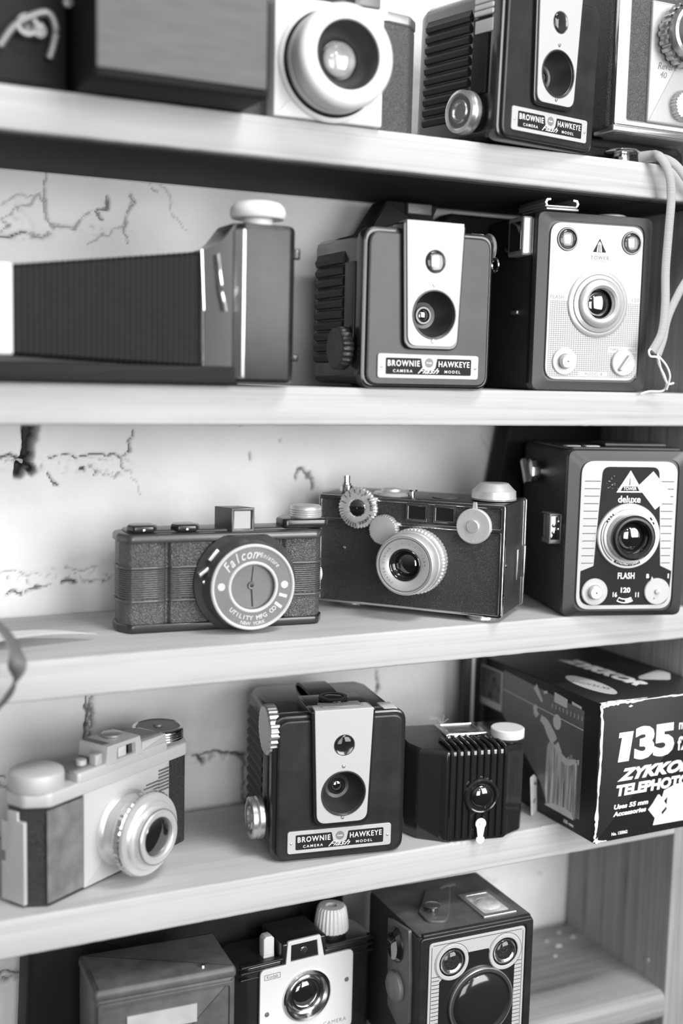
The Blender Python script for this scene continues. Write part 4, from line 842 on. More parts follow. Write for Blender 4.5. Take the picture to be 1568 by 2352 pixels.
limb(g, [(62, 66, 2.2), (56, 64, 3.2), (50, 58, 4.2), (44, 52, 3.2)]); limb(g, [(66, 66, 2.4), (70, 70, 2), (66, 74, 1.6)]); limb(g, [(44, 53, 3), (38, 46, 2.4), (31, 44, 2), (24, 47, 1.6), (20, 48, 1.1)])
g.plate(circ(44, 68, 4.3, 20, 5.2), x - .17, x + .02, 'L', bev=.02)
g.f = list(g.f)
for k in range(4): limb(g, [(22, 47.5, .5), (17.5, 46 + k * 1.5, .4)])
limb(g, [(70, 86, 2.4), (64, 80, 1.4), (60, 76, .8)]); limb(g, [(60, 84, 1), (54, 86, .8)]); g.out('swimmer_picture', M_PAPER, t)
g = G(); g.plate([(48, 87.4), (34, 86), (34, 80), (48, 80.8)], x - .15, x + .02, 'L', bev=.02); g.plate([(29, 86), (19, 85), (19, 83.4), (29, 84)], x - .15, x + .02, 'L', bev=.02)
g.plate([(108, 74), (16, 70), (16, 70.6), (108, 74.5)], x - .15, x + .02, 'L', bev=.02)
for k in range(9): g.plate([(50 - k * 4, 76), (49.6 - k * 4, 76), (49.6 - k * 4, 79), (50 - k * 4, 79)], x - .15, x + .02, 'L', bev=.02)
g.plate([(54, 8), (22, 8), (24, 12), (32, 13), (44, 12)], x - .18, x + .02, 'L', bev=.02); g.out('picture_details', M_PAPER, t)
g = G(); g.text('135 mm', 27, 4.2, 2.1, x - .1, 'L', bold=1.1, sx=1.1, th=.05); g.out('side_lettering', M_PRINT, t)
# top face
g = G(); o = [( -26 + 9 * math.cos(a) , 40 + 25 * math.sin(a)) for a in np.linspace(0, 2 * math.pi, 40, endpoint=False)]; g.plate(o, H - .02, H + .08, 'T', bev=.01); g.out('oval_label', M_LGREY, t); g = G(); g.plate(rpoly([(14, 40), (34, 30), (46, 44), (46, 56), (20, 46)], 5), H - .02, H + .08, 'T', bev=.01); g.out('torn_patch', M_LGREY, t)
g = G(); g.text('SKYLIGHT', -26, 40, 4.6, H + .1, 'T', rot=112, sx=1.0, th=.03); g.out('oval_lettering', M_INK, t)
g = G(); g.text('ZYKKOR', 4, 66, 11, H + .06, 'T', bold=1.7, shear=.3, rot=-86, sx=1.2, th=.03); g.out('top_lettering', M_PRINT, t)

# ------------------------------------------------------------------ box camera on the bottom shelf
t = thing('box_camera', 'box camera with worn leather top, bright striped front edges and two round windows, bottom shelf', 'camera', .3886, -.0234, TE, -1.5)
W2, H, D = 41.2, 91.6, 74
g = G(); g.ext(rrect(-W2, W2, 0, H, 3.2), 1.5, D, 'F', .8, 3); g.out('body', M_LEATH, t)
g = G(); g.ext(rpoly([(-W2 + .5, 3), (W2 - .5, 3), (W2 - .5, D - 1), (-W2 + .5, D - 1)], 2), H - .4, H + .7, 'T', .5); g.out('worn_top', M_BOXL, t, 'scuffed grey leather top')
g = G(); g.plate(rrect(-W2 + .4, W2 - .4, .4, H - .4, 3), .2, 2.4, bev=.8, holes=[rrect(-35.5, 35.5, 3, 88, 3)]); g.box(-39, 39, .6, 4, H - 2.2, H + 1.6, .8); g.out('front_rim', M_PLAST2, t)
PZ = 87.2
g = G(); g.plate(rrect(-34.6, 34.6, 4, PZ, 3, 6), .2, 1.4, bev=.25, holes=[circ(-18.4, 72.7, 9.4, 36), circ(19.9, 72.6, 9.4, 36), circ(2.7, 42.5, 20, 48)]); fp = g.out('face_plate', M_FACE, t, 'pale face plate with black centre and side stripes')
g = G()
def ringhole(): return [circ(-18.4, 72.7, 11.6, 36), circ(19.9, 72.6, 11.6, 36)]
cen = [(-27, 6), (27, 6), (27.4, 61)]
cen += [(19.9 + 11.9 * math.cos(R(a)), 72.6 + 11.9 * math.sin(R(a))) for a in range(-50, -202, -12)]
cen += [(7.6, 77), (-6.6, 77)]
cen += [(-18.4 + 11.9 * math.cos(R(a)), 72.7 + 11.9 * math.sin(R(a))) for a in range(20, -131, -12)] + [(-27, 61)]
g.plate(cen, .06, .22, bev=.01, holes=[circ(2.7, 42.5, 20, 48)]); g.out('black_centre', M_GLOSSB, fp)
g = G()
for k in range(24):
    z = 6 + k * 2.55
    g.plate([(-32.4, z), (-27, z), (-27, z + .34), (-32.4, z + .34)], .08, .2, bev=.01)
    if z < 66: g.plate([(27, z), (32.4, z), (32.4, z + .34), (27, z + .34)], .08, .2, bev=.01)
for o in ([( -33, 5), (-32.7, 5), (-32.7, 84.6), (-33, 84.6)], [(33, 5), (32.7, 5), (32.7, 84.6), (33, 84.6)], [(-32, 85.6), (32, 85.6), (32, 85.3), (-32, 85.3)]): g.plate(o, .08, .2, bev=.01)
for cx, cz in ((-18.4, 72.7), (19.9, 72.6)): g.plate(circ(cx, cz, 12.4, 40), .1, .19, bev=.01, holes=[circ(cx, cz, 12.15, 40)])
g.out('stripes', M_BLACK, fp)
for cx, cz in ((-18.4, 72.7), (19.9, 72.6)):
    c = (cx, 0, cz)
    g = G(); g.ring(9.2, 11.6, -.5, .4, c, bev=.3, n=44); o = g.out('finder_rim', M_FACE, t)
    g = G(); g.lathe([(9.5, -.2), (8.9, 1), (8.6, 3), (1e-6, 3.2)], c, 'y', 36, caps=False); g.out('finder_well', M_BLACK, o)
    g = G(); g.lathe([(1e-6, 2.6), (4, 1.8), (7.8, .6)], c, 'y', 28, caps=False); g.out('finder_mirror', M_MIRROR, o)
    g = G(); g.dome(8.2, 3, .6, c, back=.4); g.out('finder_glass', M_GLASS, o)
C = (2.7, 0, 42.5)
g = G(); g.lathe([(22.8, .2), (23, -1), (22.2, -2.4), (20.6, -2.6), (20, -1.6), (18, 2), (8, 7)], C, 'y', 72); g.f = g.f[:-2]; g.out('lens_cone', M_CONE, t)
g = G(); g.ring(21.9, 23, -2.5, .2, C, bev=.6, n=64); g.out('lens_rim', M_DCHROME, t)
g = G(); g.dome(20, 5, -.4, C, k=9); g.out('lens', M_GLOSSB, t, 'large dark domed lens cover')
g = G(); g.ext(rpoly([(9, 33), (17, 20), (38, 30), (41, 88), (12, 92), (9, 60)], 1.5), -W2 - 2.2, -W2 + .6, 'L', .6); o = g.out('side_plate', M_GREYM, t, 'dull metal plate on the left side')
g = G(); g.lathe([(1e-6, 5.5), (7, 5), (9.5, 3), (10, 0), (1e-6, 0)], (-W2 - 1, 26, 49), 'x', 32); g.xf(lambda x, y, z: (-W2 - 2 - (x + W2 + 1) * .9, y, z)); g.out('winding_key', M_GREYP, o)
g = G(); g.lathe([(9, 0), (9, 1.2), (7, 3.6), (1e-6, 4.4)], (0, 0, 0), 'x', 28); g.xf(lambda x, y, z: (-W2 - 2 - x, 27 + y, 76 + z * 1.25)); g.out('side_finder_glass', M_LENS, o)
g = G(); g.lathe([(3, 0), (2, .6), (2, 3), (4.8, 3.6), (5, 4.4), (4, 5), (1e-6, 5.2)], (-18.5, 27, H + 2.4), 'z', 36); g.out('strap_stud', M_CHROME, t)
g = G(); g.ext(rpoly([(-28, 16), (-17, 11), (-9, 22), (9, 52), (-7, 57), (-27, 30)], [6, 6, 4, 2, 2, 4], 5), H + .4, H + 2.6, 'T', .7); g.out('leather_strap', M_BOXL, t)
g = G(); g.plate([(9, 9), (33, 9), (33, 43), (9, 43)], H + .4, H + 2, 'T', bev=.5, holes=[rrect(12, 30, 12.5, 39.5, 2)]); o = g.out('top_finder_frame', M_DCHROME, t)
g = G(); g.ext(rrect(11.6, 30.4, 12, 40, 2), H + .4, H + 1.7, 'T', .5); g.lathe([(9, 0), (8, 1), (5, 1.8), (1e-6, 2)], (21, 25, H + 1.5), 'z', 28); g.out('top_finder_glass', mat('milky_finder_glass', .5, .15, coat=.6, var=.35, vscale=90), o)
g = G(); g.plate(blob([(4, 58, .8), (9, 60, 1.2), (15, 60.5, 1.8), (18, 61, 1)], 4), H + .6, H + .9, 'T', bev=.05); g.out('scuff_mark', M_GREYP, t)

# ------------------------------------------------------------------ small plastic camera with pale plate, bottom shelf
t = thing('plastic_camera', 'small black plastic camera with pale square front plate and white ribbed knob', 'camera', .298, .0355, TE, 3.3)
g = G(); g.ext(rpoly([(-48, 10), (-40, 2), (46, 2), (52, 10), (52, 30), (46, 37), (-42, 37), (-48, 30)], 4, 5), 0, 64.5, 'T', 2); g.ext(rpoly([(-18, 0), (14, 0), (14, 32), (-18, 32)], 2), 60, 75, 'T', 1.2); g.out('body', M_PLAST, t)
for xa, xb in ((-46, -17), (14, 50)):
    g = G()
    for z in (55.5, 60, 64.2): g.box(xa, xb, .2 + (64 - z) * .1, 4, z, z + 1.5, .5)
    g.out('raised_ridges', M_PLAST2, t)
C = (-.4, 0, 37.6)
pl = rpoly([(-33.4, 8), (33.4, 8), (33.4, 61.4), (11.8, 61.4), (8.8, 76.4), (-14.4, 76.4), (-15.6, 61.4), (-33.4, 61.4)], [4, 4, 4, .6, 1.4, 1.4, .6, 4], 5)
g = G(); g.plate(pl, -.9, 1.2, bev=.4, holes=[[(-12.2, 62.6), (7.6, 62.6), (6.4, 73.6), (-12, 73.6)], circ(C[0], C[2], 15.4, 44)]); fp = g.out('face_plate', M_IVORY, t, 'pale square plate rising around the finder')
g = G(); g.plate([(-12.6, 62.2), (8, 62.2), (7, 74), (-12.4, 74)], 1.6, 2.4, bev=.1); o = g.out('finder_backing', M_BLACK, t); g = G(); g.dome(5.4, 1.6, 1.4, (-2.6, 0, 68)); g.out('finder_mirror', M_MIRROR, o)
g = G(); g.plate([(-12.3, 62.5), (7.7, 62.5), (6.5, 73.7), (-12.1, 73.7)], .2, .7, bev=.05); g.out('finder_glass', M_GLASS, t)
g = G(); g.lathe([(17.2, -.6), (17, -2.2), (16, -3), (14.6, -2.6), (12.6, 1), (11.6, 1.4), (11.4, .4), (10.6, .2), (10, 2)], C, 'y', 64); g.f = g.f[:-2]; g.out('lens_bezel', M_CHROME, t)
g = G(); g.lathe([(10.6, 1.5), (10, 3), (1e-6, 3)], C, 'y', 40); g.out('lens_well', M_BLACK, t); g = G(); g.dome(9.6, 3, 1.6, C); g.out('lens', M_LENS, t)
for q in ((-28.4, 31.4), (28.8, 41.4)): g = G(); g.lathe([(1e-6, -1.5), (1.4, -1.3), (1.7, -.8), (1e-6, -.7)], (q[0], 0, q[1]), 'y', 14); g.out('rivet', M_GREYM, fp)
g = G(); g.text('Kodak', -25, 56, 2.2, -.95, bold=.2, th=.03, sx=1.0); g.text('CAMERA', 20.5, 14.4, 2.6, -.95, th=.03, track=1.25); g.text('BROWNIE STARLET', -12, 13.8, 2.4, -.95, th=.03, track=1.1)
g.plate([(-30.6, 54.2), (-19.4, 54.2), (-19.4, 57.9), (-30.6, 57.9)], -.98, -.88, bev=.01, holes=[[(-30.2, 54.6), (-19.8, 54.6), (-19.8, 57.5), (-30.2, 57.5)]]); g.out('plate_lettering', M_GREYP, fp)
g = G(); g.lathe([(11.4, 0), (11.6, 1), (11.2, 6), (9.8, 14.4), (8.6, 16), (4, 16.2), (3.6, 15), (1e-6, 15)], (27.4, 19, 68), 'z', 80, sq=26, amp=.6); g.out('winding_knob', M_IVORY, t, 'white ribbed knob')
g = G(); g.lathe([(10, 0), (9.4, 4.5), (1e-6, 4.5)], (27.4, 19, 64), 'z', 32); g.out('knob_base', M_PLAST, t)
g = G(); g.ext(rpoly([(-27.5, 66), (-20, 66), (-20.2, 77), (-22, 78.6), (-26, 78.6), (-27.6, 77)], .8), 7, 14, 'F', .7); g.ext([(-27.4, 60), (-20, 60), (-20, 67), (-27.4, 67)], 7.4, 13.4, 'F', .2); g.out('shutter_button', M_IVORY, t, 'white shutter button')

# ------------------------------------------------------------------ leather box, bottom shelf left
t = thing('leather_camera_case', 'dark grey leather box with a pale rectangular label at the lower left', 'case', .1947, .0024, TE, -2)
g = G(); g.box(-41.4, 41.4, 0, 46, 0, 81, 2.4); g.out('case_body', M_BOXL, t)
g = G(); g.ext(rpoly([(-42, -.8), (42, -.8), (42, 46.8), (-42, 46.8)], 3), 79.6, 86.2, 'T', 1.5, 3); g.out('case_lid', M_BOXL, t)
g = G(); g.plate(rrect(-40, 40, 3, 78, 2), -1.2, .4, bev=.4, holes=[rrect(-37.5, 37.5, 5.5, 75.5, 2)]); g.out('stitched_edge', M_BOXL, t)
g = G(); g.plate([(-23.4, 57), (17.8, 57), (17.8, 68), (-23.4, 68)], -1.1, .2, bev=.2); g.out('paper_label', mat('faded_label', .42, .6, var=.15), t, 'pale blank label')
g = G(); g.lathe([(1e-6, 2), (1.6, 1.6), (2, 0), (1e-6, 0)], (23, 6, 86), 'z', 16); g.out('lid_stud', M_CHROME, t)

# ------------------------------------------------------------------ pale-faced camera on the top shelf
t = thing('eye_level_camera', 'top shelf camera with a plain white square face and wide ringed lens barrel', 'camera', .2834, 0, TA, -1.9)
g = G(); g.ext(rpoly([(-60, 16), (-46, 10), (40, 10), (56, 13), (64, 22), (64, 40), (54, 48), (-54, 48), (-60, 40)], [6, 4, 4, 6, 6, 6, 5, 5, 5], 6), .6, 62.5, 'T', 2); g.out('body', M_GREYL, t, 'pebbled grey leather body')
g = G(); g.ext(rpoly([(-60.4, 15.6), (-46, 9.6), (40, 9.6), (56.4, 12.6), (64.6, 22), (64.6, 40), (54, 48.5), (-54, 48.5), (-60.4, 40)], [6, 4, 4, 6, 6, 6, 5, 5, 5], 6), 62, 68.2, 'T', 1.2); g.out('top_cover', M_DCHROME, t)
g = G(); g.box(-32.6, 32.6, -2, 12, .6, 64.2, 1); fp = g.out('white_face', M_WHITE, t, 'plain white square face')
g = G(); g.box(-14, 10, 0, 30, 67, 77, .8); g.box(16, 32, 2, 30, 66, 80, .8); g.out('top_housing', M_GREYM, t)
C = (.6, 0, 31)
g = G(); g.lathe([(31.4, -1.6), (31.2, -3), (30, -4), (29, -4.2), (28.8, -3.2)], C, 'y', 80); g.f = g.f[:-2]; g.lathe([(27, -5), (27.6, -8), (27.4, -10), (26.4, -10.8), (26, -10)], C, 'y', 80); g.f = g.f[:-2]
g.lathe([(26, -10), (27.6, -12.5), (27.8, -21), (27, -24.4), (24.6, -26.4), (20.6, -27), (18.6, -26.4), (17.8, -24.8)], C, 'y', 80); g.f = g.f[:-2]; g.out('lens_barrel', M_WHITE, t, 'white ringed lens barrel')
g = G(); g.lathe([(29, -1.8), (28.6, -3.4), (27, -5.4), (26.4, -10), (25, -12.4), (1e-6, -12.4)], C, 'y', 72); g.out('dark_groove', M_GLOSSB, t)
g = G(); g.lathe([(18.2, -25.6), (17, -24.6), (14.4, -19), (10.6, -13.6), (10, -12.6)], C, 'y', 60); g.f = g.f[:-2]; g.out('lens_recess', M_CONE, t)
g = G(); g.dome(9.6, 3.4, -13.6, C, back=.8); g.out('lens', mat('coated_lens_glass', .35, .08, coat=1., var=.4, vscale=70), t)

# ------------------------------------------------------------------ cine camera at the top right
po = thing('leather_pouch', 'flat black pouch under the cine camera on the top shelf', 'pouch', .510, .0235, TA, 0)
g = G(); g.ext(rpoly([(-33, 0), (50, 0), (50, 70), (-33, 70)], 6), 0, 16.4, 'T', 5); g.out('pouch_body', M_CASE, po); g = G(); g.ext(rpoly([(-30, -1), (46, -1), (46, 20), (-30, 20)], 5), 10, 16.6, 'T', 2.4); g.out('pouch_flap', M_CASE, po)
t = thing('cine_camera', 'chrome edged cine camera with leather side and toothed silver lens, cut by the right edge', 'cine camera', .508, 0, TA + .0166, 0)
g = G(); g.box(-30, 34, 3, 62, 2, 108, 3); g.out('body', M_LEATH, t)
g = G(); g.plate(rrect(-27.6, 40, 3.6, 108, 3), -1, 4, bev=1.2, holes=[rrect(-17.6, 38, 8.2, 104, 1)]); g.box(-28, 40, -.6, 20, -.2, 4.4, 1.4); g.out('chrome_frame', M_DCHROME, t)
g = G(); g.plate(rrect(-18.2, 38.6, 7.8, 104.6, 1), -.4, 2, bev=.1); g.out('front_leather', M_GREYL, t)
g = G(); g.ext(rpoly([(-24, 2), (36, 2), (32, 28), (-16, 28)], 3), -.4, 1.6, 'T', .3); g.out('base_plate', M_DCHROME, t)
g = G(); g.box(-3, 40, -2.6, 1, 8, 82, 1.2); fp = g.out('silver_plate', M_FACE, t, 'brushed silver front plate with scratched handwriting')
g = G(); g.text('Revere', 10.5, 43, 4.2, -2.68, bold=.3, shear=.3, th=.03, sx=.9, rot=2); g.text('AD', 12, 48.4, 3.4, -2.68, shear=.2, th=.03, rot=6); g.text('40', 7.6, 37.6, 3.8, -2.68, shear=.2, th=.03, rot=-4); g.out('handwriting', M_GREYP, fp)
C = (19, 0, 62)
g = G(); g.lathe([(17, -2), (17, -4), (19, -5), (19.6, -6), (19.6, -12), (18.6, -13)], C, 'y', 120, sq=22, amp=1.3); g.f = g.f[:-2]; g.lathe([(17.6, -12), (16.4, -14), (16.4, -18), (14.6, -19), (14.6, -23), (13, -24), (13, -28), (11.6, -28.6), (10, -28), (9.4, -24)], C, 'y', 72); g.f = g.f[:-2]; g.out('lens_barrel', M_DCHROME, t, 'toothed and stepped silver lens')
g = G(); g.dome(9.6, 2, -24, C); g.out('lens', M_LENS, t)
C = (24, 0, 20)
g = G(); g.lathe([(9.6, -2), (9.8, -3), (9.8, -7), (9, -8), (1e-6, -8.2)], C, 'y', 84, sq=26, amp=.9); g.out('speed_knob', M_FACE2, t)

# ------------------------------------------------------------------ left end of the top shelf
t = thing('leather_camera_case', 'grey leather fronted case jutting over the shelf edge at the upper left', 'case', .189, -.036, TA + .0005, 1.2)
g = G(); g.box(-45.5, 45.5, 1, 112, 0, 96, 2); g.out('case_body', M_CASE, t)
g = G(); g.plate(rrect(-44.4, 43.6, 4.4, 94, 1), -.4, 1.4, bev=.3)
m = mat('brushed_grey_leather', .10, .6, bump='noise', bs=.5, scale=160, var=.16, vscale=110); nt = m.node_tree
mp = nt.nodes.new('ShaderNodeMapping'); mp.inputs['Scale'].default_value = (.35, 1, 1.8); mp.inputs['Rotation'].default_value = (0, R(-14), 0)
nt.links.new(nt.nodes['Texture Coordinate'].outputs['Object'], mp.inputs['Vector'])
for n in nt.nodes:
    if n.type == 'TEX_NOISE': nt.links.new(mp.outputs['Vector'], n.inputs['Vector'])
g.out('front_panel', m, t, 'grey grained leather panel')
t = thing('folding_camera', 'black folding camera with blurred bright clasp in the top left corner', 'camera', .098, .004, TA, 0)
g = G(); g.box(-62, 42, 0, 60, 0, 96, 3); g.out('body', M_CASE, t)
g = G(); g.tube([Vector(q) for q in smooth([(8, -2, 18), (14, -4, 27), (22, -5, 33), (31, -5, 36), (35, -4, 30), (34, -4, 22), (32, -3, 15)], 5)], 2.0, 10); g.lathe([(1e-6, -7), (3.4, -6), (4, -3), (3, .5), (1e-6, .5)], (27, 0, 27), 'y', 20); g.box(20, 30, -1, 2, 24, 33, 1); o = g.out('metal_clasp', M_TARN, t, 'bright curved metal clasp')
g = G(); g.ring(3.2, 5.6, -6, -4, (21, 0, 29), n=30); g.out('clasp_ring', M_TARN, t)
for q in ((33, 56), (48, 44)): g = G(); g.lathe([(1e-6, -3), (2.6, -2), (3, .5), (1e-6, .5)], (q[0] - 6, 0, q[1]), 'y', 20); g.out('bright_stud', M_TARN, t)

# ------------------------------------------------------------------ folding camera standing open, second shelf
t = thing('folding_camera', 'large black folding camera standing open with bellows stretched to the left edge', 'camera', .2437, -.010, TB, 0)
g = G(); g.ext(rpoly([(-18, 6), (-12, 0), (15, 0), (19, 4), (19, 32), (15, 36), (-12, 36), (-18, 30)], 3, 5), 1.6, 87.5, 'T', 2.6); g.out('body', M_PLAST2, t)
g = G(); g.ext(rpoly([(-17, 3), (-13.4, -1.2), (-11.4, -1.2), (-11.4, 4), (-17, 8)], 1), 4, 84, 'T', .8); g.out('chrome_edge', M_DCHROME, t, 'bright vertical metal edge')
g = G(); vs = []
sec = [(-15, 1, 87), (-17, 1, 86), (-19.5, 2, 82.5), (-23, 4, 78), (-27, 6, 74.6), (-35, 7, 72)]
for x_, z0, z1 in sec: vs += [(x_, 4 - (x_ + 15) * .1, z0), (x_, 33, z0), (x_, 33, z1), (x_, 4 - (x_ + 15) * .1, z1)]
g.add(vs, [(4 * i + a, 4 * i + (a + 1) % 4, 4 * i + 4 + (a + 1) % 4, 4 * i + 4 + a) for i in range(5) for a in range(4)] + [(0, 1, 2, 3), (20, 21, 22, 23)]); g.out('flared_hood', M_PLAST, t)
g = G(); g.tube([(-34, 4, 6), (-34, 3.4, 40), (-35, 4, 72)], .6, 8); g.tube(smooth([(-22, 1.5, 40), (-24.5, 1, 52), (-26.5, 2, 70)], 4), .8, 8); g.out('bellows_edge_rod', M_CHROME, t)
g = G(); vs = []; NP = 34
for k in range(NP * 2 + 1):
    f = k / (NP * 2); x_ = -34 - f * 99; d = .45 if k % 2 else 0; z1 = 71.5 - f * 12 - d; z0 = 9 + f * 4 + d; y0 = 6 + f * 6 + d; y1 = 32 - f * 2 - d
    vs += [(x_, y0 + 2, z0), (x_, y1 - 2, z0), (x_, y1, z0 + 2), (x_, y1, z1 - 2), (x_, y1 - 2, z1), (x_, y0 + 2, z1), (x_, y0, z1 - 2), (x_, y0, z0 + 2)]
fs = [(8 * i + a, 8 * i + (a + 1) % 8, 8 * i + 8 + (a + 1) % 8, 8 * i + 8 + a) for i in range(NP * 2) for a in range(8)]; fs += [tuple(range(8)), tuple(NP * 16 + i for i in range(8))]
g.add(vs, fs); g.out('bellows', M_BLACK, t, 'pleated black bellows', ang=20)
g = G(); g.box(-176, -14, 2, 38, .2, 10.4, 1.4); g.out('camera_bed', M_BLACK, t)
g = G(); g.box(-158, -133.5, 6, 36, 13.6, 59.4, 1.2); g.out('lens_board', M_WHITE, t, 'white lens board')
g = G(); g.lathe([(8, -6), (8.4, -1), (14.6, -.6), (15.4, .6), (15.6, 3), (14.8, 5.6), (12.4, 8), (8, 9), (1e-6, 9.2)], (2.2, 18, 92.5), 'z', 48); g.out('winding_knob', M_WHITE, t, 'domed white knob on top')
g = G()
for z0, z1 in ((70, 76), (14, 18)): g.box(18, 22.4, 4, 9, z0, z1, .8)
g.out('back_hinge', M_PLAST, t)

# ------------------------------------------------------------------ dark cases behind the cameras
def dark_case(name, label, outl, y0, y1, z, bev=3., m=None):
    t = thing(name, label, 'case', 0, 0, z, 0)
    g = G(); g.ext(outl, y0, y1, 'F', bev); g.out('case_body', m or M_CASE, t); return t
t = dark_case('ever_ready_case', 'black leather case with a buckled flap standing behind the cameras, second shelf', rpoly([(398, 0), (563, 0), (563, 118), (420, 118), (398, 100)], 3), 91.5, 112, TB)
g = G(); g.ext(rpoly([(350, 98), (408, 98), (400, 112), (404, 121), (365, 121)], .8), 82, 104, 'F', 1.2); g.ext(rpoly([(352, 0), (400, 0), (400, 100), (352, 100)], 2), 84, 106, 'F', 2); g.out('case_flap', M_CASE, t)
g = G(); g.box(379, 397, 79, 83, 113, 120, .8); g.out('strap_buckle', M_GREYM, t)
dark_case('ever_ready_case', 'black leather case behind the cameras at the right of the third shelf', rpoly([(474, 0), (562, 0), (562, 122), (478, 122), (470, 80)], 4), 100, 116, TC)
dark_case('leather_gadget_bag', 'long black bag filling the bottom shelf behind the cameras', rpoly([(128, 0), (348, 0), (345, 96), (132, 98)], 6), 79, 111, TE, 5)

# ------------------------------------------------------------------ cord, strap, tags and scraps
t = thing('meter_disc', 'small round metal disc on a stem at the top shelf edge beside the cord', 'metal disc', .4955, 0.0095, TA, 0)
g = G(); g.lathe([(6, 0), (5.6, 4), (5.2, 5.4)], (0, 0, 0), 'z', 32); g.lathe([(9, 5), (11.4, 5.8), (11.6, 6.4), (11, 7.2), (1e-6, 7.4)], (0, 0, 0), 'z', 44); g.out('disc_top', M_CHROME, t)
t = thing('neck_cord', 'pale grey braided cord hanging from the top shelf with a tied string end', 'cord', .5, 0, 0)
def wp(q, y): a = to_wall(q, y * .001); return (a[0] * 1000 - 500, y, a[1] * 1000)
g = G(); g.tube(smooth([(4, 3, 171.6), (9, -3, 172.2), wp((1515, 360), -9), wp((1535, 395), -11), wp((1541, 450), -10), wp((1535, 530), -9), wp((1528, 620), -8), wp((1527, 700), -9), wp((1519, 765), -10), wp((1497, 808), -10)], 7), 3.3, 10, .55, side=(0, 1, 0)); g.out('cord_length', M_CORD, t)
g = G(); g.tube(smooth([(6, 6, 171.5), (16, 2, 172.5), wp((1535, 368), -6), wp((1568, 400), -9), wp((1620, 500), -7), wp((1600, 600), -6), wp((1560, 670), -7), wp((1533, 730), -7), wp((1522, 780), -8.5), wp((1510, 815), -9)], 7), 3.0, 10, .55, side=(0, 1, 0)); g.out('cord_length', M_CORD, t)
g = G(); g.tube(smooth([wp((1499, 800), -10), wp((1490, 805), -11), wp((1493, 818), -12), wp((1510, 822), -11), wp((1518, 850), -10), wp((1532, 880), -9), wp((1546, 880), -8)], 5), .75, 6)
g.tube(smooth([wp((1510, 812), -10), wp((1512, 835), -10), wp((1526, 865), -10), wp((1530, 885), -8), wp((1520, 898), -6), wp((1490, 899), -4), wp((1470, 905), -3)], 5), .7, 6)
g.tube(smooth([wp((1512, 818), -10), wp((1530, 840), -11), wp((1538, 865), -11), wp((1530, 895), -8)], 5), .65, 6); g.out('string_end', M_PRINT, t, 'thin white string tied to the cord')
g = G(); pts = smooth([(52, 22, TC * 1000 + 34), (84, -2, TC * 1000 + 31), (101, -14, TC * 1000 + 22), (107.5, -20, TC * 1000 + 8), (105.5, -22, TC * 1000 - 6), (98, -16, TC * 1000 - 20), (84, -8, TC * 1000 - 34), (60, -2, TC * 1000 - 50)], 8)
g.tube(pts, 4.8, 12, .16, side=(0, 0, 1)); tag(g.out('leather_strap', M_STRAP), 'blurred grey strap looping over the third shelf edge at the far left', 'strap')
def slip(name, pts, z, m, label, cat, curl=1.5):
    g = G(); n = 10; vs = []; (a, b, c_, d) = [Vector(p) for p in pts]
    for i in range(n + 1):
        for j in (0, 1):
            f = i / n; p = a.lerp(b, f) if j == 0 else d.lerp(c_, f); vs.append((p.x, p.y, z + curl * math.sin(f * 2.6) * (1 - j * .3) + .2))
    k = len(vs); vs += [(x_, y_, z_ + .25) for x_, y_, z_ in vs]
    fs = [(2 * i, 2 * i + 1, 2 * i + 3, 2 * i + 2) for i in range(n)] + [(k + 2 * i, k + 2 * i + 1, k + 2 * i + 3, k + 2 * i + 2) for i in range(n)]
    fs += [(2 * i, 2 * i + 2, k + 2 * i + 2, k + 2 * i) for i in range(n)] + [(2 * i + 1, 2 * i + 3, k + 2 * i + 3, k + 2 * i + 1) for i in range(n)] + [(0, 1, k + 1, k), (2 * n, 2 * n + 1, k + 2 * n + 1, k + 2 * n)]
    g.add(vs, fs); return tag(g.out(name, m), label, cat)
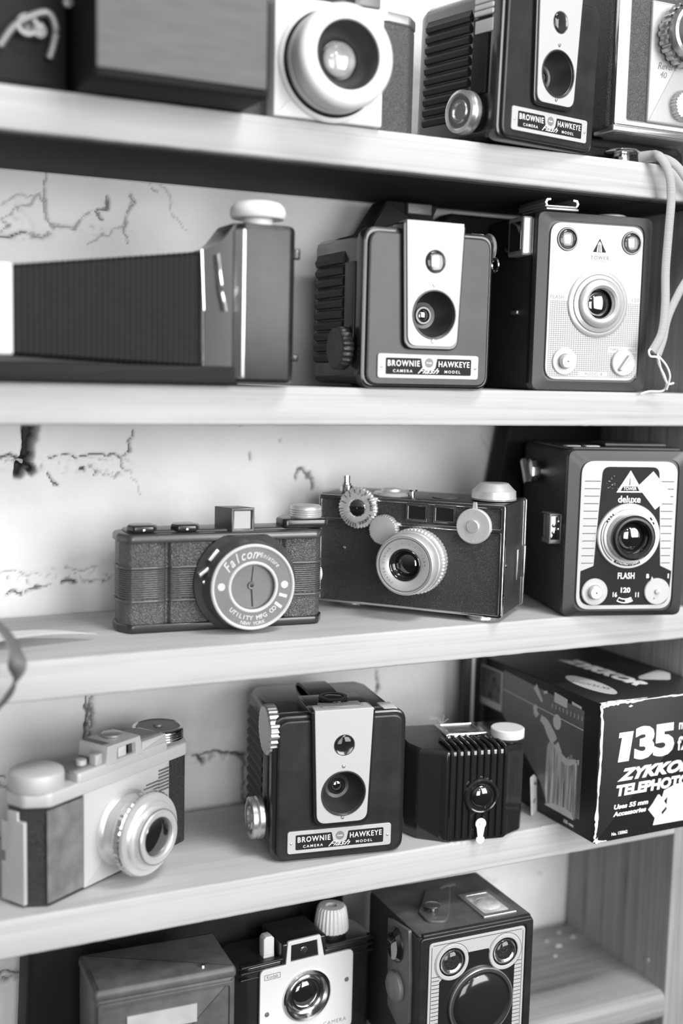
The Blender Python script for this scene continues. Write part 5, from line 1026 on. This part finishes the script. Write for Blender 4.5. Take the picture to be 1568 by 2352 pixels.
slip('paper_slip', [(70, 18), (162, 36), (163, 38), (96, 66)], TC * 1000, M_PAPER, 'white pointed paper slip lying on the third shelf left of the dark moulded camera', 'paper', 7)
t = thing('price_tag', 'white rounded tag with handwriting between the small ribbed camera and the carton', 'tag', .4618, .0245, TD, 38, rx=-4)
g = G(); g.plate(rpoly([(-9, .2), (5.5, .2), (5.5, 22), (-1, 27), (-9, 27)], [1, 2, 5, 5, 1], 5), -.3, .2, bev=.05); o = g.out('tag_card', M_WORN, t)
g = G(); g.text('nke', 0, 20.5, 2.6, -.36, shear=.4, th=.03, rot=-18, bold=.2); g.text('NY', -2.6, 8.6, 3.2, -.36, shear=.3, th=.03, rot=-10, bold=.2); g.out('handwriting', M_INK, o)
for i, (x_, y_, s) in enumerate(((532.9, 86.5, 2.6), (529, 96, 1.1), (552, 94, 1.8), (546, 104, 1.6), (521, 74, 1.2), (441, 12, 1.6))):
    g = G(); g.ext([(x_ - s, y_ - s * .5), (x_ + s * .9, y_ - s * .7), (x_ + s, y_ + s * .3), (x_ - s * .4, y_ + s * .6)], TE * 1000 + .1, TE * 1000 + .9, 'T', .2)
    tag(g.out('paper_scrap', M_PAPER), ['largest white scrap lying on the bare bottom shelf', 'tiny pale flake behind the largest scrap on the bottom shelf', 'pale flake in the shadowed right back corner of the bottom shelf', 'pale flake at the back of the bottom shelf near the wall', 'small flake on the bottom shelf left of the largest scrap', 'white flake on the bottom shelf beside the box camera'][i], 'paper scrap')
g = G()
for k in range(9):
    a = .452 + k * .0045 + random.uniform(-.001, .001); g.ext([(a * 1000 - 2.2, 1.2), (a * 1000 + 2, .6), (a * 1000 + 2.4, 2.6), (a * 1000 - 1, 3.2)], TD * 1000 - 1.2, TD * 1000 + .35, 'T', .3)
o = g.out('edge_splinters', M_SHELF, sh)

t = thing('card_divider', 'black upright card with a pale edge standing behind the lens carton', 'card', 0, 0, TD)
g = G(); g.box(448, 462, 99, 103, 0, 116, .3); g.out('card_sheet', M_CARD, t)
g = G(); g.box(453.6, 456, 98.4, 99.2, 0, 116, .2); g.out('pale_edge', M_LGREY, t)
